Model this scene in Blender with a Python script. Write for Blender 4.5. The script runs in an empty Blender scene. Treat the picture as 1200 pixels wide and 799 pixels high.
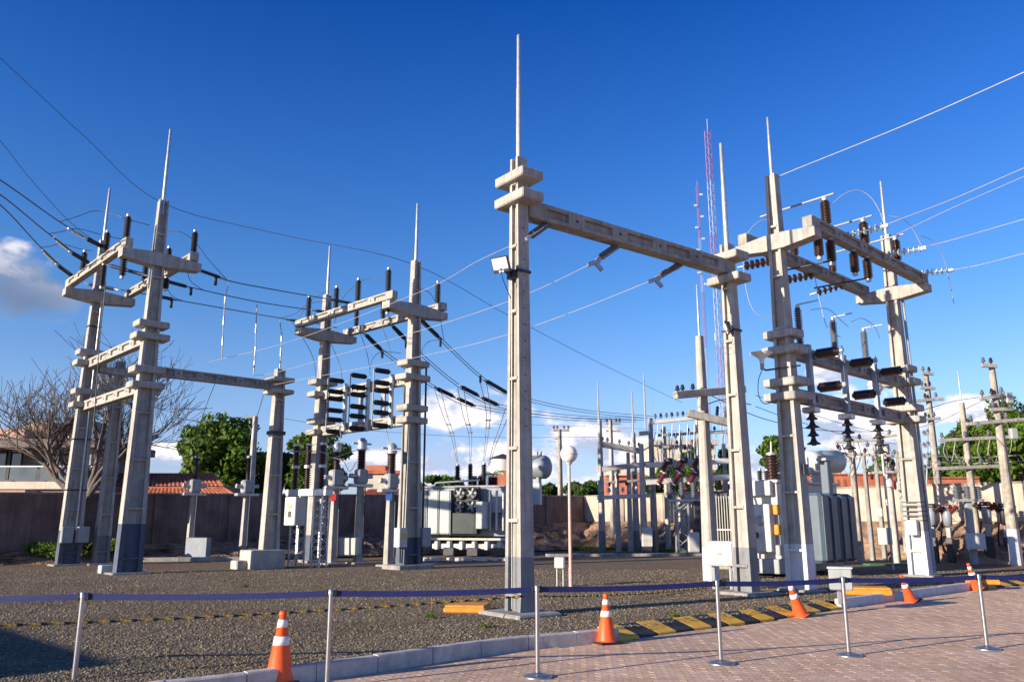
import bpy, math, random
import numpy as np
from mathutils import Vector, Matrix
random.seed(7); rng = np.random.default_rng(7)
sc = bpy.context.scene; col = sc.collection
V = Vector
# ------------------------------------------------------------------ camera
PITCH = math.radians(12.35); EYE = 1.6; FPX = 950.0
cam = bpy.data.cameras.new('camera'); cam.lens = 36*FPX/1200; cam.sensor_width = 36; cam.clip_start = .05; cam.clip_end = 3000
co = bpy.data.objects.new('camera', cam); col.objects.link(co); co.location = (0, 0, EYE)
co.rotation_euler = (math.pi/2+PITCH, 0, 0); sc.camera = co
# ------------------------------------------------------------------ light
SUN_EL = math.radians(13.6); SUN_AZ = (-.845, -.535)      # direction towards the sun, on the ground
sun = bpy.data.lights.new('sun', 'SUN'); sun.energy = 5.0; sun.angle = math.radians(.5); sun.color = (1, .87, .70)
so = bpy.data.objects.new('sun', sun); col.objects.link(so)
sd = V((SUN_AZ[0]*math.cos(SUN_EL), SUN_AZ[1]*math.cos(SUN_EL), math.sin(SUN_EL)))
so.rotation_euler = sd.to_track_quat('Z', 'Y').to_euler(); so.location = (-20, -15, 20)
sc.view_settings.view_transform = 'Standard'; sc.view_settings.look = 'None'; sc.view_settings.exposure = .80; sc.view_settings.gamma = 1
# ------------------------------------------------------------------ picture-to-place helpers
_s, _c = math.sin(PITCH), math.cos(PITCH)
def ray(px, py):
    u = (px-600)/FPX; v = (399.5-py)/FPX
    return V((u, _c-v*_s, _s+v*_c))
def G(px, py, z=0.0):
    d = ray(px, py); t = (z-EYE)/d.z
    return V((d.x*t, d.y*t, z))
def at(px, py, Y):
    d = ray(px, py); t = Y/d.y
    return V((d.x*t, Y, EYE+d.z*t))
def Zof(py, Y):
    d = ray(0, py); return EYE+d.z*Y/d.y
# ------------------------------------------------------------------ world: sky with low clouds
w = bpy.data.worlds.new('World'); sc.world = w; w.use_nodes = True
nt = w.node_tree; nt.nodes.clear(); N = nt.nodes; L = nt.links
def nn(t, **k):
    n = N.new(t)
    for a, b in k.items(): setattr(n, a, b)
    return n
def mth(op, a, b=None, c=None, clamp=False):
    n = N.new('ShaderNodeMath'); n.operation = op; n.use_clamp = clamp
    for i, x in enumerate((a, b, c)):
        if x is None: continue
        if isinstance(x, (int, float)): n.inputs[i].default_value = x
        else: L.new(x, n.inputs[i])
    return n.outputs[0]
sky = nn('ShaderNodeTexSky', sky_type='NISHITA', sun_disc=False)
sky.sun_elevation = SUN_EL; sky.sun_rotation = math.atan2(SUN_AZ[0], SUN_AZ[1]); sky.air_density = 1.0; sky.dust_density = .3; sky.ozone_density = 2.0
tc = nn('ShaderNodeTexCoord'); sep = nn('ShaderNodeSeparateXYZ'); L.new(tc.outputs['Generated'], sep.inputs[0])
el = mth('ARCSINE', sep.outputs[2]); az = mth('ARCTAN2', sep.outputs[0], sep.outputs[1])
ramp = nn('ShaderNodeValToRGB'); L.new(mth('MULTIPLY', el, 1/1.2, clamp=True), ramp.inputs[0])
cr = ramp.color_ramp
SKYR = [(0, (.58, .66, 1.25)), (.06, (.62, .68, 1.10)), (.12, (.58, .70, 1.02)), (.22, (.36, .64, 1.04)), (.36, (.18, .50, 1.06)), (.52, (.04, .33, .94)), (1, (.05, .28, .8))]
cr.elements[0].position = 0; cr.elements[0].color = (*SKYR[0][1], 1)
cr.elements[1].position = 1; cr.elements[1].color = (*SKYR[-1][1], 1)
for p_, c_ in SKYR[1:-1]:
    e_ = cr.elements.new(p_); e_.color = (*c_, 1)
mul = nn('ShaderNodeMix', data_type='RGBA', blend_type='MULTIPLY'); mul.inputs[0].default_value = 1
L.new(sky.outputs[0], mul.inputs[6]); L.new(ramp.outputs[0], mul.inputs[7])
# clouds: soft patches at their own azimuth and elevation, broken up by noise
def ae(px, py):
    d = ray(px, py).normalized(); return math.atan2(d.x, d.y), math.asin(d.z)
CL = [(12, 335, 70, 38, 1.3), (12, 295, 30, 18, 1.0), (545, 480, 85, 28, 1.15), (500, 545, 110, 20, 1.15), (700, 520, 85, 34, 1.15), (600, 535, 150, 30, 1.0), (655, 505, 34, 40, .9), (400, 545, 120, 20, .9),
      (745, 555, 90, 26, 1.0), (985, 442, 40, 22, 1.2), (1010, 495, 95, 48, 1.1), (1130, 480, 44, 18, 1.0), (205, 535, 60, 20, .9), (900, 550, 90, 30, 1.0), (1150, 545, 60, 25, .9)]
tot = None
for px, py, rx, ry, k in CL:
    a0, e0 = ae(px, py); dx = mth('MULTIPLY', mth('SUBTRACT', az, a0), FPX/rx*.95); dy = mth('MULTIPLY', mth('SUBTRACT', el, e0), FPX/ry*.95)
    g = mth('MULTIPLY', mth('EXPONENT', mth('MULTIPLY', mth('ADD', mth('MULTIPLY', dx, dx), mth('MULTIPLY', dy, dy)), -1.0)), k)
    tot = g if tot is None else mth('MAXIMUM', tot, g)
# the same low bank of cloud runs on all round the horizon outside the picture
bank = mth('MULTIPLY', mth('EXPONENT', mth('MULTIPLY', mth('MULTIPLY', mth('SUBTRACT', el, .05), mth('SUBTRACT', el, .05)), -500.0)), .62)
tot = mth('MAXIMUM', tot, bank)
def cloudnoise(off):
    cmb = nn('ShaderNodeCombineXYZ'); L.new(az, cmb.inputs[0]); L.new(mth('MULTIPLY', mth('ADD', el, off), 1.7), cmb.inputs[1])
    n = nn('ShaderNodeTexNoise'); n.inputs['Scale'].default_value = 13; n.inputs['Detail'].default_value = 8; n.inputs['Roughness'].default_value = .58
    L.new(cmb.outputs[0], n.inputs['Vector']); return n.outputs[0]
n0 = cloudnoise(0); n1 = cloudnoise(.022)
dens = mth('ADD', tot, mth('MULTIPLY', mth('SUBTRACT', n0, .5), mth('MULTIPLY', mth('ADD', tot, .15), 2.3)))
mr = nn('ShaderNodeMapRange', interpolation_type='SMOOTHSTEP'); L.new(dens, mr.inputs[0]); mr.inputs[1].default_value = .50; mr.inputs[2].default_value = .92; mr.inputs[4].default_value = .93
lit = mth('ADD', mth('MULTIPLY', mth('SUBTRACT', n0, n1), 7.5), .48, clamp=True)
a1, e1_ = ae(25, 352); dxx = mth('MULTIPLY', mth('SUBTRACT', az, a1), FPX/170); dyy = mth('MULTIPLY', mth('SUBTRACT', el, e1_), FPX/58)
darkc = mth('EXPONENT', mth('MULTIPLY', mth('ADD', mth('MULTIPLY', dxx, dxx), mth('MULTIPLY', dyy, dyy)), -1.0))
lit = mth('MULTIPLY', lit, mth('SUBTRACT', 1.0, mth('MULTIPLY', darkc, 1.0)), clamp=True)
cc = nn('ShaderNodeMix', data_type='RGBA'); L.new(lit, cc.inputs[0])
CLD = 1.0
dk = nn('ShaderNodeMix', data_type='RGBA'); L.new(darkc, dk.inputs[0]); dk.inputs[6].default_value = (2.7, 3.1, 4.1, 1); dk.inputs[7].default_value = (.95, 1.35, 2.2, 1); L.new(dk.outputs[2], cc.inputs[6])
cc.inputs[7].default_value = (6.6, 6.1, 6.1, 1)
fin = nn('ShaderNodeMix', data_type='RGBA'); L.new(mr.outputs[0], fin.inputs[0]); L.new(mul.outputs[2], fin.inputs[6]); L.new(cc.outputs[2], fin.inputs[7])
bg = nn('ShaderNodeBackground'); bg.inputs[1].default_value = .115; L.new(fin.outputs[2], bg.inputs[0])
wo = nn('ShaderNodeOutputWorld'); L.new(bg.outputs[0], wo.inputs[0])
# ------------------------------------------------------------------ materials
def mat(name, c, rough=.7, metal=0.0, var=.15, scale=6.0, bump=.15, bscale=60.0, spec=.4, c2=None, stretch=(1, 1, 1), bdist=.01, emit=None, vor=False, streak=0.0, wpos=0.0):
    m = bpy.data.materials.new(name); m.use_nodes = True; t = m.node_tree; b = t.nodes['Principled BSDF']
    b.inputs['Roughness'].default_value = rough; b.inputs['Metallic'].default_value = metal; b.inputs['Specular IOR Level'].default_value = spec
    tcn = t.nodes.new('ShaderNodeTexCoord'); mp = t.nodes.new('ShaderNodeMapping'); mp.inputs['Scale'].default_value = stretch
    t.links.new(tcn.outputs['Object'], mp.inputs[0])
    n = t.nodes.new('ShaderNodeTexNoise'); n.inputs['Scale'].default_value = scale; n.inputs['Detail'].default_value = 7; n.inputs['Roughness'].default_value = .65
    t.links.new(mp.outputs[0], n.inputs['Vector'])
    r = t.nodes.new('ShaderNodeValToRGB'); t.links.new(n.outputs[0], r.inputs[0])
    lo = tuple(x*(1-var*1.6) for x in c); hi = c2 or tuple(min(1, x*(1+var)) for x in c)
    r.color_ramp.elements[0].position = .32; r.color_ramp.elements[0].color = (*lo, 1)
    r.color_ramp.elements[1].position = .68; r.color_ramp.elements[1].color = (*hi, 1)
    outc = r.outputs[0]
    if streak:
        mp2 = t.nodes.new('ShaderNodeMapping'); mp2.inputs['Scale'].default_value = (9, 9, .5); t.links.new(tcn.outputs['Object'], mp2.inputs[0])
        n3 = t.nodes.new('ShaderNodeTexNoise'); n3.inputs['Scale'].default_value = 1.3; n3.inputs['Detail'].default_value = 5; t.links.new(mp2.outputs[0], n3.inputs['Vector'])
        r3 = t.nodes.new('ShaderNodeValToRGB'); r3.color_ramp.elements[0].position = .35; r3.color_ramp.elements[0].color = (1-streak, 1-streak, 1-streak*1.05, 1); r3.color_ramp.elements[1].position = .6; r3.color_ramp.elements[1].color = (1, 1, 1, 1)
        t.links.new(n3.outputs[0], r3.inputs[0])
        mx = t.nodes.new('ShaderNodeMix'); mx.data_type = 'RGBA'; mx.blend_type = 'MULTIPLY'; mx.inputs[0].default_value = 1
        t.links.new(outc, mx.inputs[6]); t.links.new(r3.outputs[0], mx.inputs[7]); outc = mx.outputs[2]
    if wpos:
        g3 = t.nodes.new('ShaderNodeNewGeometry'); n4 = t.nodes.new('ShaderNodeTexNoise'); n4.inputs['Scale'].default_value = .55; n4.inputs['Detail'].default_value = 6; n4.inputs['Roughness'].default_value = .62; t.links.new(g3.outputs['Position'], n4.inputs['Vector'])
        r4 = t.nodes.new('ShaderNodeValToRGB'); r4.color_ramp.elements[0].position = .36; r4.color_ramp.elements[0].color = (1-wpos, 1-wpos*1.05, 1-wpos*1.1, 1); r4.color_ramp.elements[1].position = .62; r4.color_ramp.elements[1].color = (1+wpos*.3, 1+wpos*.3, 1+wpos*.3, 1)
        t.links.new(n4.outputs[0], r4.inputs[0]); m4 = t.nodes.new('ShaderNodeMix'); m4.data_type = 'RGBA'; m4.blend_type = 'MULTIPLY'; m4.inputs[0].default_value = 1
        t.links.new(outc, m4.inputs[6]); t.links.new(r4.outputs[0], m4.inputs[7]); outc = m4.outputs[2]
    t.links.new(outc, b.inputs['Base Color'])
    if bump:
        if vor:
            n2 = t.nodes.new('ShaderNodeTexVoronoi'); n2.inputs['Scale'].default_value = bscale
        else:
            n2 = t.nodes.new('ShaderNodeTexNoise'); n2.inputs['Scale'].default_value = bscale; n2.inputs['Detail'].default_value = 5
        t.links.new(mp.outputs[0], n2.inputs['Vector'])
        bp = t.nodes.new('ShaderNodeBump'); bp.inputs['Strength'].default_value = bump; bp.inputs['Distance'].default_value = bdist
        t.links.new(n2.outputs[0], bp.inputs['Height']); t.links.new(bp.outputs[0], b.inputs['Normal'])
    if emit: b.inputs['Emission Color'].default_value = (*emit[:3], 1); b.inputs['Emission Strength'].default_value = emit[3]
    return m
M = dict(
    concrete=mat('concrete', (.42, .395, .355), .85, var=.15, scale=3.0, bump=.6, bscale=35, streak=.24),
    concrete_grey=mat('concrete_grey', (.34, .325, .30), .88, var=.2, scale=2.5, bump=.5, bscale=30, streak=.25),
    concrete_pale=mat('concrete_pale', (.47, .44, .39), .85, var=.15, scale=3.0, bump=.4, streak=.15),
    paint_grey=mat('paint_grey', (.21, .215, .225), .6, var=.1, scale=5, bump=.3, bscale=35, streak=.15),
    paint_blue=mat('paint_blue', (.09, .11, .155), .6, var=.15, scale=5, bump=.3, bscale=35, streak=.15),
    paint_white=mat('paint_white', (.66, .66, .68), .55, var=.08, scale=4, bump=.3, bscale=35, streak=.15),
    galv=mat('galvanised', (.52, .53, .54), .45, .55, var=.15, scale=12, bump=.1),
    steel=mat('steel', (.40, .40, .41), .34, .85, var=.08, scale=12, bump=.05),
    darkmetal=mat('dark_metal', (.06, .06, .065), .5, .4, var=.2, bump=.1),
    polymer=mat('polymer', (.022, .022, .026), .42, var=.2, bump=0),
    brownins=mat('brown_porcelain', (.035, .016, .014), .28, var=.2, bump=0, spec=.6),
    greyins=mat('grey_insulator', (.11, .12, .14), .35, var=.15, bump=0),
    glassins=mat('toughened_glass', (.50, .58, .54), .15, var=.15, bump=0, spec=.8),
    wire=mat('aluminium_wire', (.10, .105, .12), .5, .3, var=.1, bump=0),
    wirepale=mat('pale_wire', (.40, .39, .39), .55, .2, var=.1, bump=0),
    cab=mat('cabinet_paint', (.58, .57, .53), .5, var=.06, scale=3, bump=.05, streak=.1),
    cabgrey=mat('cabinet_grey', (.33, .35, .36), .5, var=.08, scale=3, bump=.05, streak=.12),
    radpale=mat('radiator_pale', (.46, .50, .49), .45, var=.06, scale=3, bump=.05, streak=.12),
    radblue=mat('radiator_blue_grey', (.10, .14, .18), .45, var=.1, scale=3, bump=.05, streak=.15),
    tankgrey=mat('tank_grey', (.26, .29, .33), .45, .1, var=.1, scale=3, bump=.05),
    tankdark=mat('tank_dark', (.035, .045, .05), .5, .1, var=.2, scale=3, bump=.05),
    red=mat('red_insulator', (.12, .016, .02), .4, var=.15, bump=0),
    orange=mat('cone_orange', (.80, .11, .025), .45, var=.08, scale=8, bump=.05, streak=.12),
    bandwhite=mat('reflective_white', (.80, .80, .80), .35, var=.08, scale=14, bump=0),
    rubber=mat('black_rubber', (.02, .02, .02), .7, bump=.2),
    belt=mat('navy_belt', (.012, .018, .11), .65, var=.15, scale=25, bump=.2, bscale=300),
    yellow=mat('yellow_paint', (.86, .47, .05), .6, var=.12, scale=9, bump=.4, bscale=50),
    blackp=mat('black_paint', (.035, .035, .035), .7, var=.35, scale=9, bump=.4, bscale=50),
    kerb=mat('kerb_concrete', (.56, .51, .47), .88, var=.18, scale=5, bump=.5, bscale=40, streak=.1),
    kerbwhite=mat('kerb_whitewash', (.62, .61, .61), .8, var=.12, scale=6, bump=.4, bscale=40),
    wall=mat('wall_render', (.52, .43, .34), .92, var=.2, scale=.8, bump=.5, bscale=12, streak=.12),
    wallshade=mat('wall_render_shaded', (.22, .155, .135), .92, var=.3, scale=.7, bump=.5, bscale=12, streak=.25),  # darker copy of the wall render, the left wall's shade put into its colour
    block=mat('wall_block', (.33, .27, .225), .92, var=.22, scale=1.1, bump=.5, bscale=14, streak=.3),
    dirt=mat('dirt', (.30, .19, .125), .95, var=.3, scale=.9, bump=.7, bscale=12, bdist=.05),
    roof=mat('clay_tile', (.42, .13, .065), .85, var=.3, scale=3, bump=.3),
    terracotta=mat('terracotta_render', (.52, .17, .09), .85, var=.15, scale=2, bump=.2, streak=.15),
    brickr=mat('red_brickwork', (.45, .14, .08), .88, var=.25, scale=2, bump=.3),
    cream=mat('cream_render', (.62, .55, .45), .8, var=.1, scale=2, bump=.2, streak=.15),
    salmon=mat('salmon_render', (.55, .33, .26), .8, var=.12, scale=2, bump=.2, streak=.15),
    housegrey=mat('house_grey', (.19, .16, .145), .8, var=.15, scale=2, bump=.2, streak=.2),
    glass=mat('window_glass', (.02, .045, .055), .08, var=.3, scale=.6, bump=0, spec=.9),
    teal=mat('teal_curtain', (.02, .17, .17), .5, var=.3, scale=3, bump=0),
    rail=mat('rail_glass', (.10, .13, .14), .12, var=.2, scale=1, bump=0, spec=.8),
    bark=mat('bark', (.15, .12, .10), .9, var=.3, scale=6, bump=.6, bscale=20),
    barkpale=mat('bark_pale', (.22, .16, .125), .9, var=.3, scale=6, bump=.6, bscale=20),
    wood=mat('weathered_pole', (.38, .34, .285), .9, var=.25, scale=4, bump=.5, streak=.3),
    globe=mat('opal_globe', (.78, .76, .72), .3, var=.05, bump=0),
    pinkpole=mat('pink_pole', (.62, .43, .38), .6, var=.15, scale=4, bump=.1),
    lampface=mat('floodlight_face', (.85, .86, .88), .25, var=.03, bump=0),
    mastred=mat('mast_red', (.42, .20, .28), .5, bump=0), mastwhite=mat('mast_white', (.46, .48, .58), .5, bump=0),
    green=mat('green_cover', (.07, .19, .09), .6, bump=.1), orangeblk=mat('orange_cover', (.70, .27, .035), .6, var=.15, scale=5, bump=.15),
    placard=mat('white_plate', (.8, .8, .8), .4, bump=0), sign_yellow=mat('sign_yellow', (.75, .5, .03), .4, bump=0), sign_black=mat('sign_black', (.01, .01, .01), .4, bump=0), sign_blue=mat('sign_blue', (.03, .1, .35), .4, bump=0), sign_red=mat('sign_red', (.5, .03, .03), .4, bump=0),
)
def gravel_mat():
    m = bpy.data.materials.new('gravel'); m.use_nodes = True; t = m.node_tree; b = t.nodes['Principled BSDF']; b.inputs['Roughness'].default_value = .9
    tcn = t.nodes.new('ShaderNodeTexCoord'); v = t.nodes.new('ShaderNodeTexVoronoi'); v.inputs['Scale'].default_value = 26; t.links.new(tcn.outputs['Object'], v.inputs['Vector'])
    r = t.nodes.new('ShaderNodeValToRGB'); sp = t.nodes.new('ShaderNodeSeparateColor'); t.links.new(v.outputs['Color'], sp.inputs[0]); t.links.new(sp.outputs[0], r.inputs[0])
    E = r.color_ramp.elements; E[0].position = 0; E[0].color = (.05, .036, .023, 1); E[1].position = 1; E[1].color = (.25, .19, .12, 1); e = E.new(.5); e.color = (.13, .102, .07, 1)
    n = t.nodes.new('ShaderNodeTexNoise'); n.inputs['Scale'].default_value = .35; n.inputs['Detail'].default_value = 6; t.links.new(tcn.outputs['Object'], n.inputs['Vector'])
    r2 = t.nodes.new('ShaderNodeValToRGB'); r2.color_ramp.elements[0].position = .35; r2.color_ramp.elements[0].color = (1.0, .76, .58, 1); r2.color_ramp.elements[1].position = .62; r2.color_ramp.elements[1].color = (1.12, 1.1, 1.02, 1); t.links.new(n.outputs[0], r2.inputs[0])
    mx = t.nodes.new('ShaderNodeMix'); mx.data_type = 'RGBA'; mx.blend_type = 'MULTIPLY'; mx.inputs[0].default_value = 1; t.links.new(r.outputs[0], mx.inputs[6]); t.links.new(r2.outputs[0], mx.inputs[7]); t.links.new(mx.outputs[2], b.inputs['Base Color'])
    bp = t.nodes.new('ShaderNodeBump'); bp.inputs['Strength'].default_value = .9; bp.inputs['Distance'].default_value = .02; bp.invert = True; t.links.new(v.outputs['Distance'], bp.inputs['Height']); t.links.new(bp.outputs[0], b.inputs['Normal'])
    return m
M['gravel'] = gravel_mat()
for i, c_ in enumerate([(.63, .42, .28), (.66, .455, .31), (.60, .395, .265), (.69, .485, .34), (.64, .435, .295)]):
    M['paver%d' % i] = mat('paver_%s' % 'abcde'[i], c_, .85, var=.10, scale=9, bump=.25, bscale=90, bdist=.003, wpos=.15)
for i, c_ in enumerate([(.175, .142, .088), (.21, .174, .112), (.15, .122, .08), (.245, .205, .14)]):
    M['stone%d' % i] = mat('stone_%s' % 'abcd'[i], c_, .9, var=.2, scale=20, bump=0, wpos=.28)
def leafmat(name, c):
    m = bpy.data.materials.new(name); m.use_nodes = True; t = m.node_tree; b = t.nodes['Principled BSDF']; b.inputs['Roughness'].default_value = .6
    b.inputs['Specular IOR Level'].default_value = .25
    ge = t.nodes.new('ShaderNodeTexCoord'); n = t.nodes.new('ShaderNodeTexNoise'); n.inputs['Scale'].default_value = 1.6; n.inputs['Detail'].default_value = 4; t.links.new(ge.outputs['Object'], n.inputs['Vector'])
    r = t.nodes.new('ShaderNodeValToRGB'); r.color_ramp.elements[0].position = .35; r.color_ramp.elements[0].color = (c[0]*.6, c[1]*.65, c[2]*.6, 1); r.color_ramp.elements[1].position = .68; r.color_ramp.elements[1].color = (c[0]*1.5, c[1]*1.3, c[2]*1.1, 1)
    t.links.new(n.outputs[0], r.inputs[0]); t.links.new(r.outputs[0], b.inputs['Base Color'])
    tr = t.nodes.new('ShaderNodeBsdfTranslucent'); t.links.new(r.outputs[0], tr.inputs[0]); ms = t.nodes.new('ShaderNodeMixShader'); ms.inputs[0].default_value = .3
    t.links.new(b.outputs[0], ms.inputs[1]); t.links.new(tr.outputs[0], ms.inputs[2]); t.links.new(ms.outputs[0], t.nodes['Material Output'].inputs[0])
    return m
M['leaf'] = leafmat('leaf_green', (.085, .16, .018)); M['leafdark'] = leafmat('leaf_dark', (.045, .095, .018)); M['leaflime'] = leafmat('leaf_lime', (.13, .17, .03)); M['leafpalm'] = leafmat('leaf_palm', (.10, .14, .035))
# ------------------------------------------------------------------ object helpers
def tag(o, label=None, cat=None, group=None, kind=None):
    if label: o['label'] = label
    if cat: o['category'] = cat
    if group: o['group'] = group
    if kind: o['kind'] = kind
    return o
ROOT = {}
def thing(name, label, cat, loc=(0, 0, 0), rz=0.0, group=None):
    o = bpy.data.objects.new(name, None); col.objects.link(o); o.location = loc; o.rotation_euler = (0, 0, rz); o.empty_display_size = .3
    tag(o, label, cat, group); return o
def rootof(o):
    while o.parent: o = o.parent
    return o
Z = V((0, 0, 1))
def frame(d):
    d = V(d).normalized(); a = d.cross(Z)
    if a.length < 1e-4: a = V((1, 0, 0))
    a.normalize(); return a, d.cross(a).normalized()
class MB:
    def __init__(s): s.v = []; s.f = []; s.m = []; s.sm = []; s.mi = 0
    def add(s, vs, fs, smooth=False):
        b = len(s.v); s.v += [tuple(x) for x in vs]; s.f += [tuple(b+i for i in f) for f in fs]; s.m += [s.mi]*len(fs); s.sm += [smooth]*len(fs)
    def box(s, c, size, X=(1, 0, 0), Y=None, ch=0.0):
        X = V(X).normalized(); Y = V(Y).normalized() if Y is not None else Z.cross(X).normalized()
        W_ = X.cross(Y).normalized(); c = V(c); hx, hy, hz = size[0]/2, size[1]/2, size[2]/2
        if ch <= 0:
            vs = [c+X*(hx*i)+Y*(hy*j)+W_*(hz*k) for k in (-1, 1) for j in (-1, 1) for i in (-1, 1)]
            s.add(vs, [(0, 2, 3, 1), (4, 5, 7, 6), (0, 1, 5, 4), (2, 6, 7, 3), (0, 4, 6, 2), (1, 3, 7, 5)]); return
        ch = min(ch, hx*.45, hy*.45, hz*.45)
        def ring(z, ix, iy):
            pts = [(-hx+ix, -hy+iy+ch), (-hx+ix+ch, -hy+iy), (hx-ix-ch, -hy+iy), (hx-ix, -hy+iy+ch), (hx-ix, hy-iy-ch), (hx-ix-ch, hy-iy), (-hx+ix+ch, hy-iy), (-hx+ix, hy-iy-ch)]
            return [c+X*a+Y*b+W_*z for a, b in pts]
        vs = ring(-hz, ch, ch)+ring(-hz+ch, 0, 0)+ring(hz-ch, 0, 0)+ring(hz, ch, ch)
        fs = [tuple(range(7, -1, -1)), tuple(range(24, 32))]
        for r in range(3):
            for i in range(8): fs.append((r*8+i, r*8+(i+1) % 8, (r+1)*8+(i+1) % 8, (r+1)*8+i))
        s.add(vs, fs)
    def lathe(s, p, d, prof, seg=10, smooth=True, caps=True):
        d = V(d).normalized(); a, b = frame(d); p = V(p); vs = []; fs = []
        for t, r in prof:
            for i in range(seg):
                th = 2*math.pi*i/seg; vs.append(p+d*t+a*(r*math.cos(th))+b*(r*math.sin(th)))
        n = len(prof)
        for k in range(n-1):
            for i in range(seg): fs.append((k*seg+i, k*seg+(i+1) % seg, (k+1)*seg+(i+1) % seg, (k+1)*seg+i))
        s.add(vs, fs, smooth)
        if caps: s.add([vs[i] for i in range(seg)], [tuple(range(seg-1, -1, -1))]); s.add(vs[-seg:], [tuple(range(seg))])
    def cyl(s, p0, p1, r0, r1=None, seg=10, smooth=True):
        p0 = V(p0); p1 = V(p1); s.lathe(p0, p1-p0, [(0, r0), ((p1-p0).length, r0 if r1 is None else r1)], seg, smooth)
    def tube(s, pts, r, seg=6, caps=True):
        pts = [V(p) for p in pts]; n = len(pts); vs = []; fs = []; a = None
        for k in range(n):
            d = (pts[min(k+1, n-1)]-pts[max(k-1, 0)]).normalized()
            if a is None: a, b = frame(d)
            else:
                a = (a-d*a.dot(d)); a = a.normalized() if a.length > 1e-5 else frame(d)[0]; b = d.cross(a)
            rr = r[k] if isinstance(r, (list, tuple)) else r
            for i in range(seg):
                th = 2*math.pi*i/seg; vs.append(pts[k]+a*(rr*math.cos(th))+b*(rr*math.sin(th)))
        for k in range(n-1):
            for i in range(seg): fs.append((k*seg+i, k*seg+(i+1) % seg, (k+1)*seg+(i+1) % seg, (k+1)*seg+i))
        s.add(vs, fs, True)
        if caps: s.add(vs[:seg], [tuple(range(seg-1, -1, -1))]); s.add(vs[-seg:], [tuple(range(seg))])
    def ball(s, c, r, seg=16, rings=10, sq=1.0):
        s.lathe(V(c)-Z*r*sq, Z, [(r*sq*(1-math.cos(math.pi*k/rings)), max(r*math.sin(math.pi*k/rings), .0005)) for k in range(rings+1)], seg, True, False)
    def prism(s, poly, ext):      # poly: list of world points of one flat outline; ext: extrusion vector
        n = len(poly); a = [V(p) for p in poly]; b = [p+V(ext) for p in a]
        s.add(a+b, [tuple(range(n-1, -1, -1)), tuple(range(n, 2*n))]+[(i, (i+1) % n, n+(i+1) % n, n+i) for i in range(n)])
    def build(s, name, mats, parent=None, local=False, **tg):
        me = bpy.data.meshes.new(name); o = V((0, 0, 0))
        if parent is not None and not local: o = rootof(parent).location
        me.from_pydata([(x[0]-o[0], x[1]-o[1], x[2]-o[2]) for x in s.v], [], s.f); 
        for mm in (mats if isinstance(mats, list) else [mats]): me.materials.append(M[mm] if isinstance(mm, str) else mm)
        me.polygons.foreach_set('material_index', s.m); me.polygons.foreach_set('use_smooth', s.sm); me.update()
        ob = bpy.data.objects.new(name, me); col.objects.link(ob)
        if parent is not None: ob.parent = parent
        if tg: tag(ob, **tg)
        return ob
def copy_tree(o, parent=None):
    c = o.copy(); col.objects.link(c)
    if parent is not None: c.parent = parent
    for ch in list(o.children): copy_tree(ch, c)
    return c
def smooth(pts, n=6):
    P_ = [V(p) for p in pts]; P_ = [P_[0]*2-P_[1]]+P_+[P_[-1]*2-P_[-2]]; out = []
    for i in range(1, len(P_)-2):
        for k in range(n):
            t = k/n; out.append(.5*((2*P_[i])+(P_[i+1]-P_[i-1])*t+(2*P_[i-1]-5*P_[i]+4*P_[i+1]-P_[i+2])*t*t+(3*P_[i]-P_[i-1]-3*P_[i+1]+P_[i+2])*t**3))
    return out+[P_[-2]]
def sag(p0, p1, s, n=14):
    p0 = V(p0); p1 = V(p1); return [p0.lerp(p1, k/n)-Z*(s*4*(k/n)*(1-k/n)) for k in range(n+1)]
def ins(mb, p0, p1, rc, rs, n, seg=9):
    p0 = V(p0); p1 = V(p1); Lg = (p1-p0).length; c = Lg*.06; st = (Lg-2*c)/n; pr = [(0, rc*1.25), (c*.9, rc*1.25), (c, rc)]
    for i in range(n):
        t = c+i*st; pr += [(t+st*.15, rc), (t+st*.45, rs), (t+st*.62, rs), (t+st*.9, rc)]
    pr += [(Lg-c, rc), (Lg-c*.9, rc*1.25), (Lg, rc*1.25)]; mb.lathe(p0, p1-p0, pr, seg)
E1 = V((.731, .682, 0)); E2 = V((-.682, .731, 0))
PI = math.pi
#@@SETTING
# ------------------------------------------------------------------ ground, pavement, kerb
def sheet(name, pts, m, z=None, label=None, **k):
    mb = MB(); P_ = [V(p) if z is None else V((p[0], p[1], z)) for p in pts]; mb.add(P_, [tuple(range(len(P_)))])
    return mb.build(name, m, None, kind='structure', label=label)
g_ = sheet('ground', [(-900, -60), (900, -60), (900, 2000), (-900, 2000)], 'dirt', -.16, 'reddish bare earth stretching beyond the yard')
KB = [(60, 838), (200, 822), (300, 810), (400, 795), (500, 780), (600, 765), (700, 755), (740, 750), (796, 742), (850, 735), (900, 728.5), (940, 722), (986, 714), (1040, 706), (1090, 699), (1140, 692), (1200, 686), (1260, 680)]
kb = [G(x, y, -.15) for x, y in KB]
kb = [kb[0]+V((-5, -2.1, 0))]+kb; KC = smooth(kb, 8)
KC = [V((p.x, p.y, 0)) for p in KC]
kcum = [0]
for i in range(1, len(KC)): kcum.append(kcum[-1]+(KC[i]-KC[i-1]).length)
def kpt(s):
    s = max(0, min(s, kcum[-1]-1e-4)); i = max(j for j in range(len(kcum)) if kcum[j] <= s); i = min(i, len(KC)-2)
    t = (s-kcum[i])/(kcum[i+1]-kcum[i]); p = KC[i].lerp(KC[i+1], t); d = (KC[i+1]-KC[i]).normalized(); return p, V((-d.y, d.x, 0))
def ks(px):       # arc length at which the kerb passes picture column px
    best = min(range(len(KC)), key=lambda i: abs(KC[i].x/(max(.1, KC[i].y*_c+(-1.75)*_s))*FPX+600-px)); return kcum[best]
back = [kpt(s) for s in np.linspace(0, kcum[-1], 60)]
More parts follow.
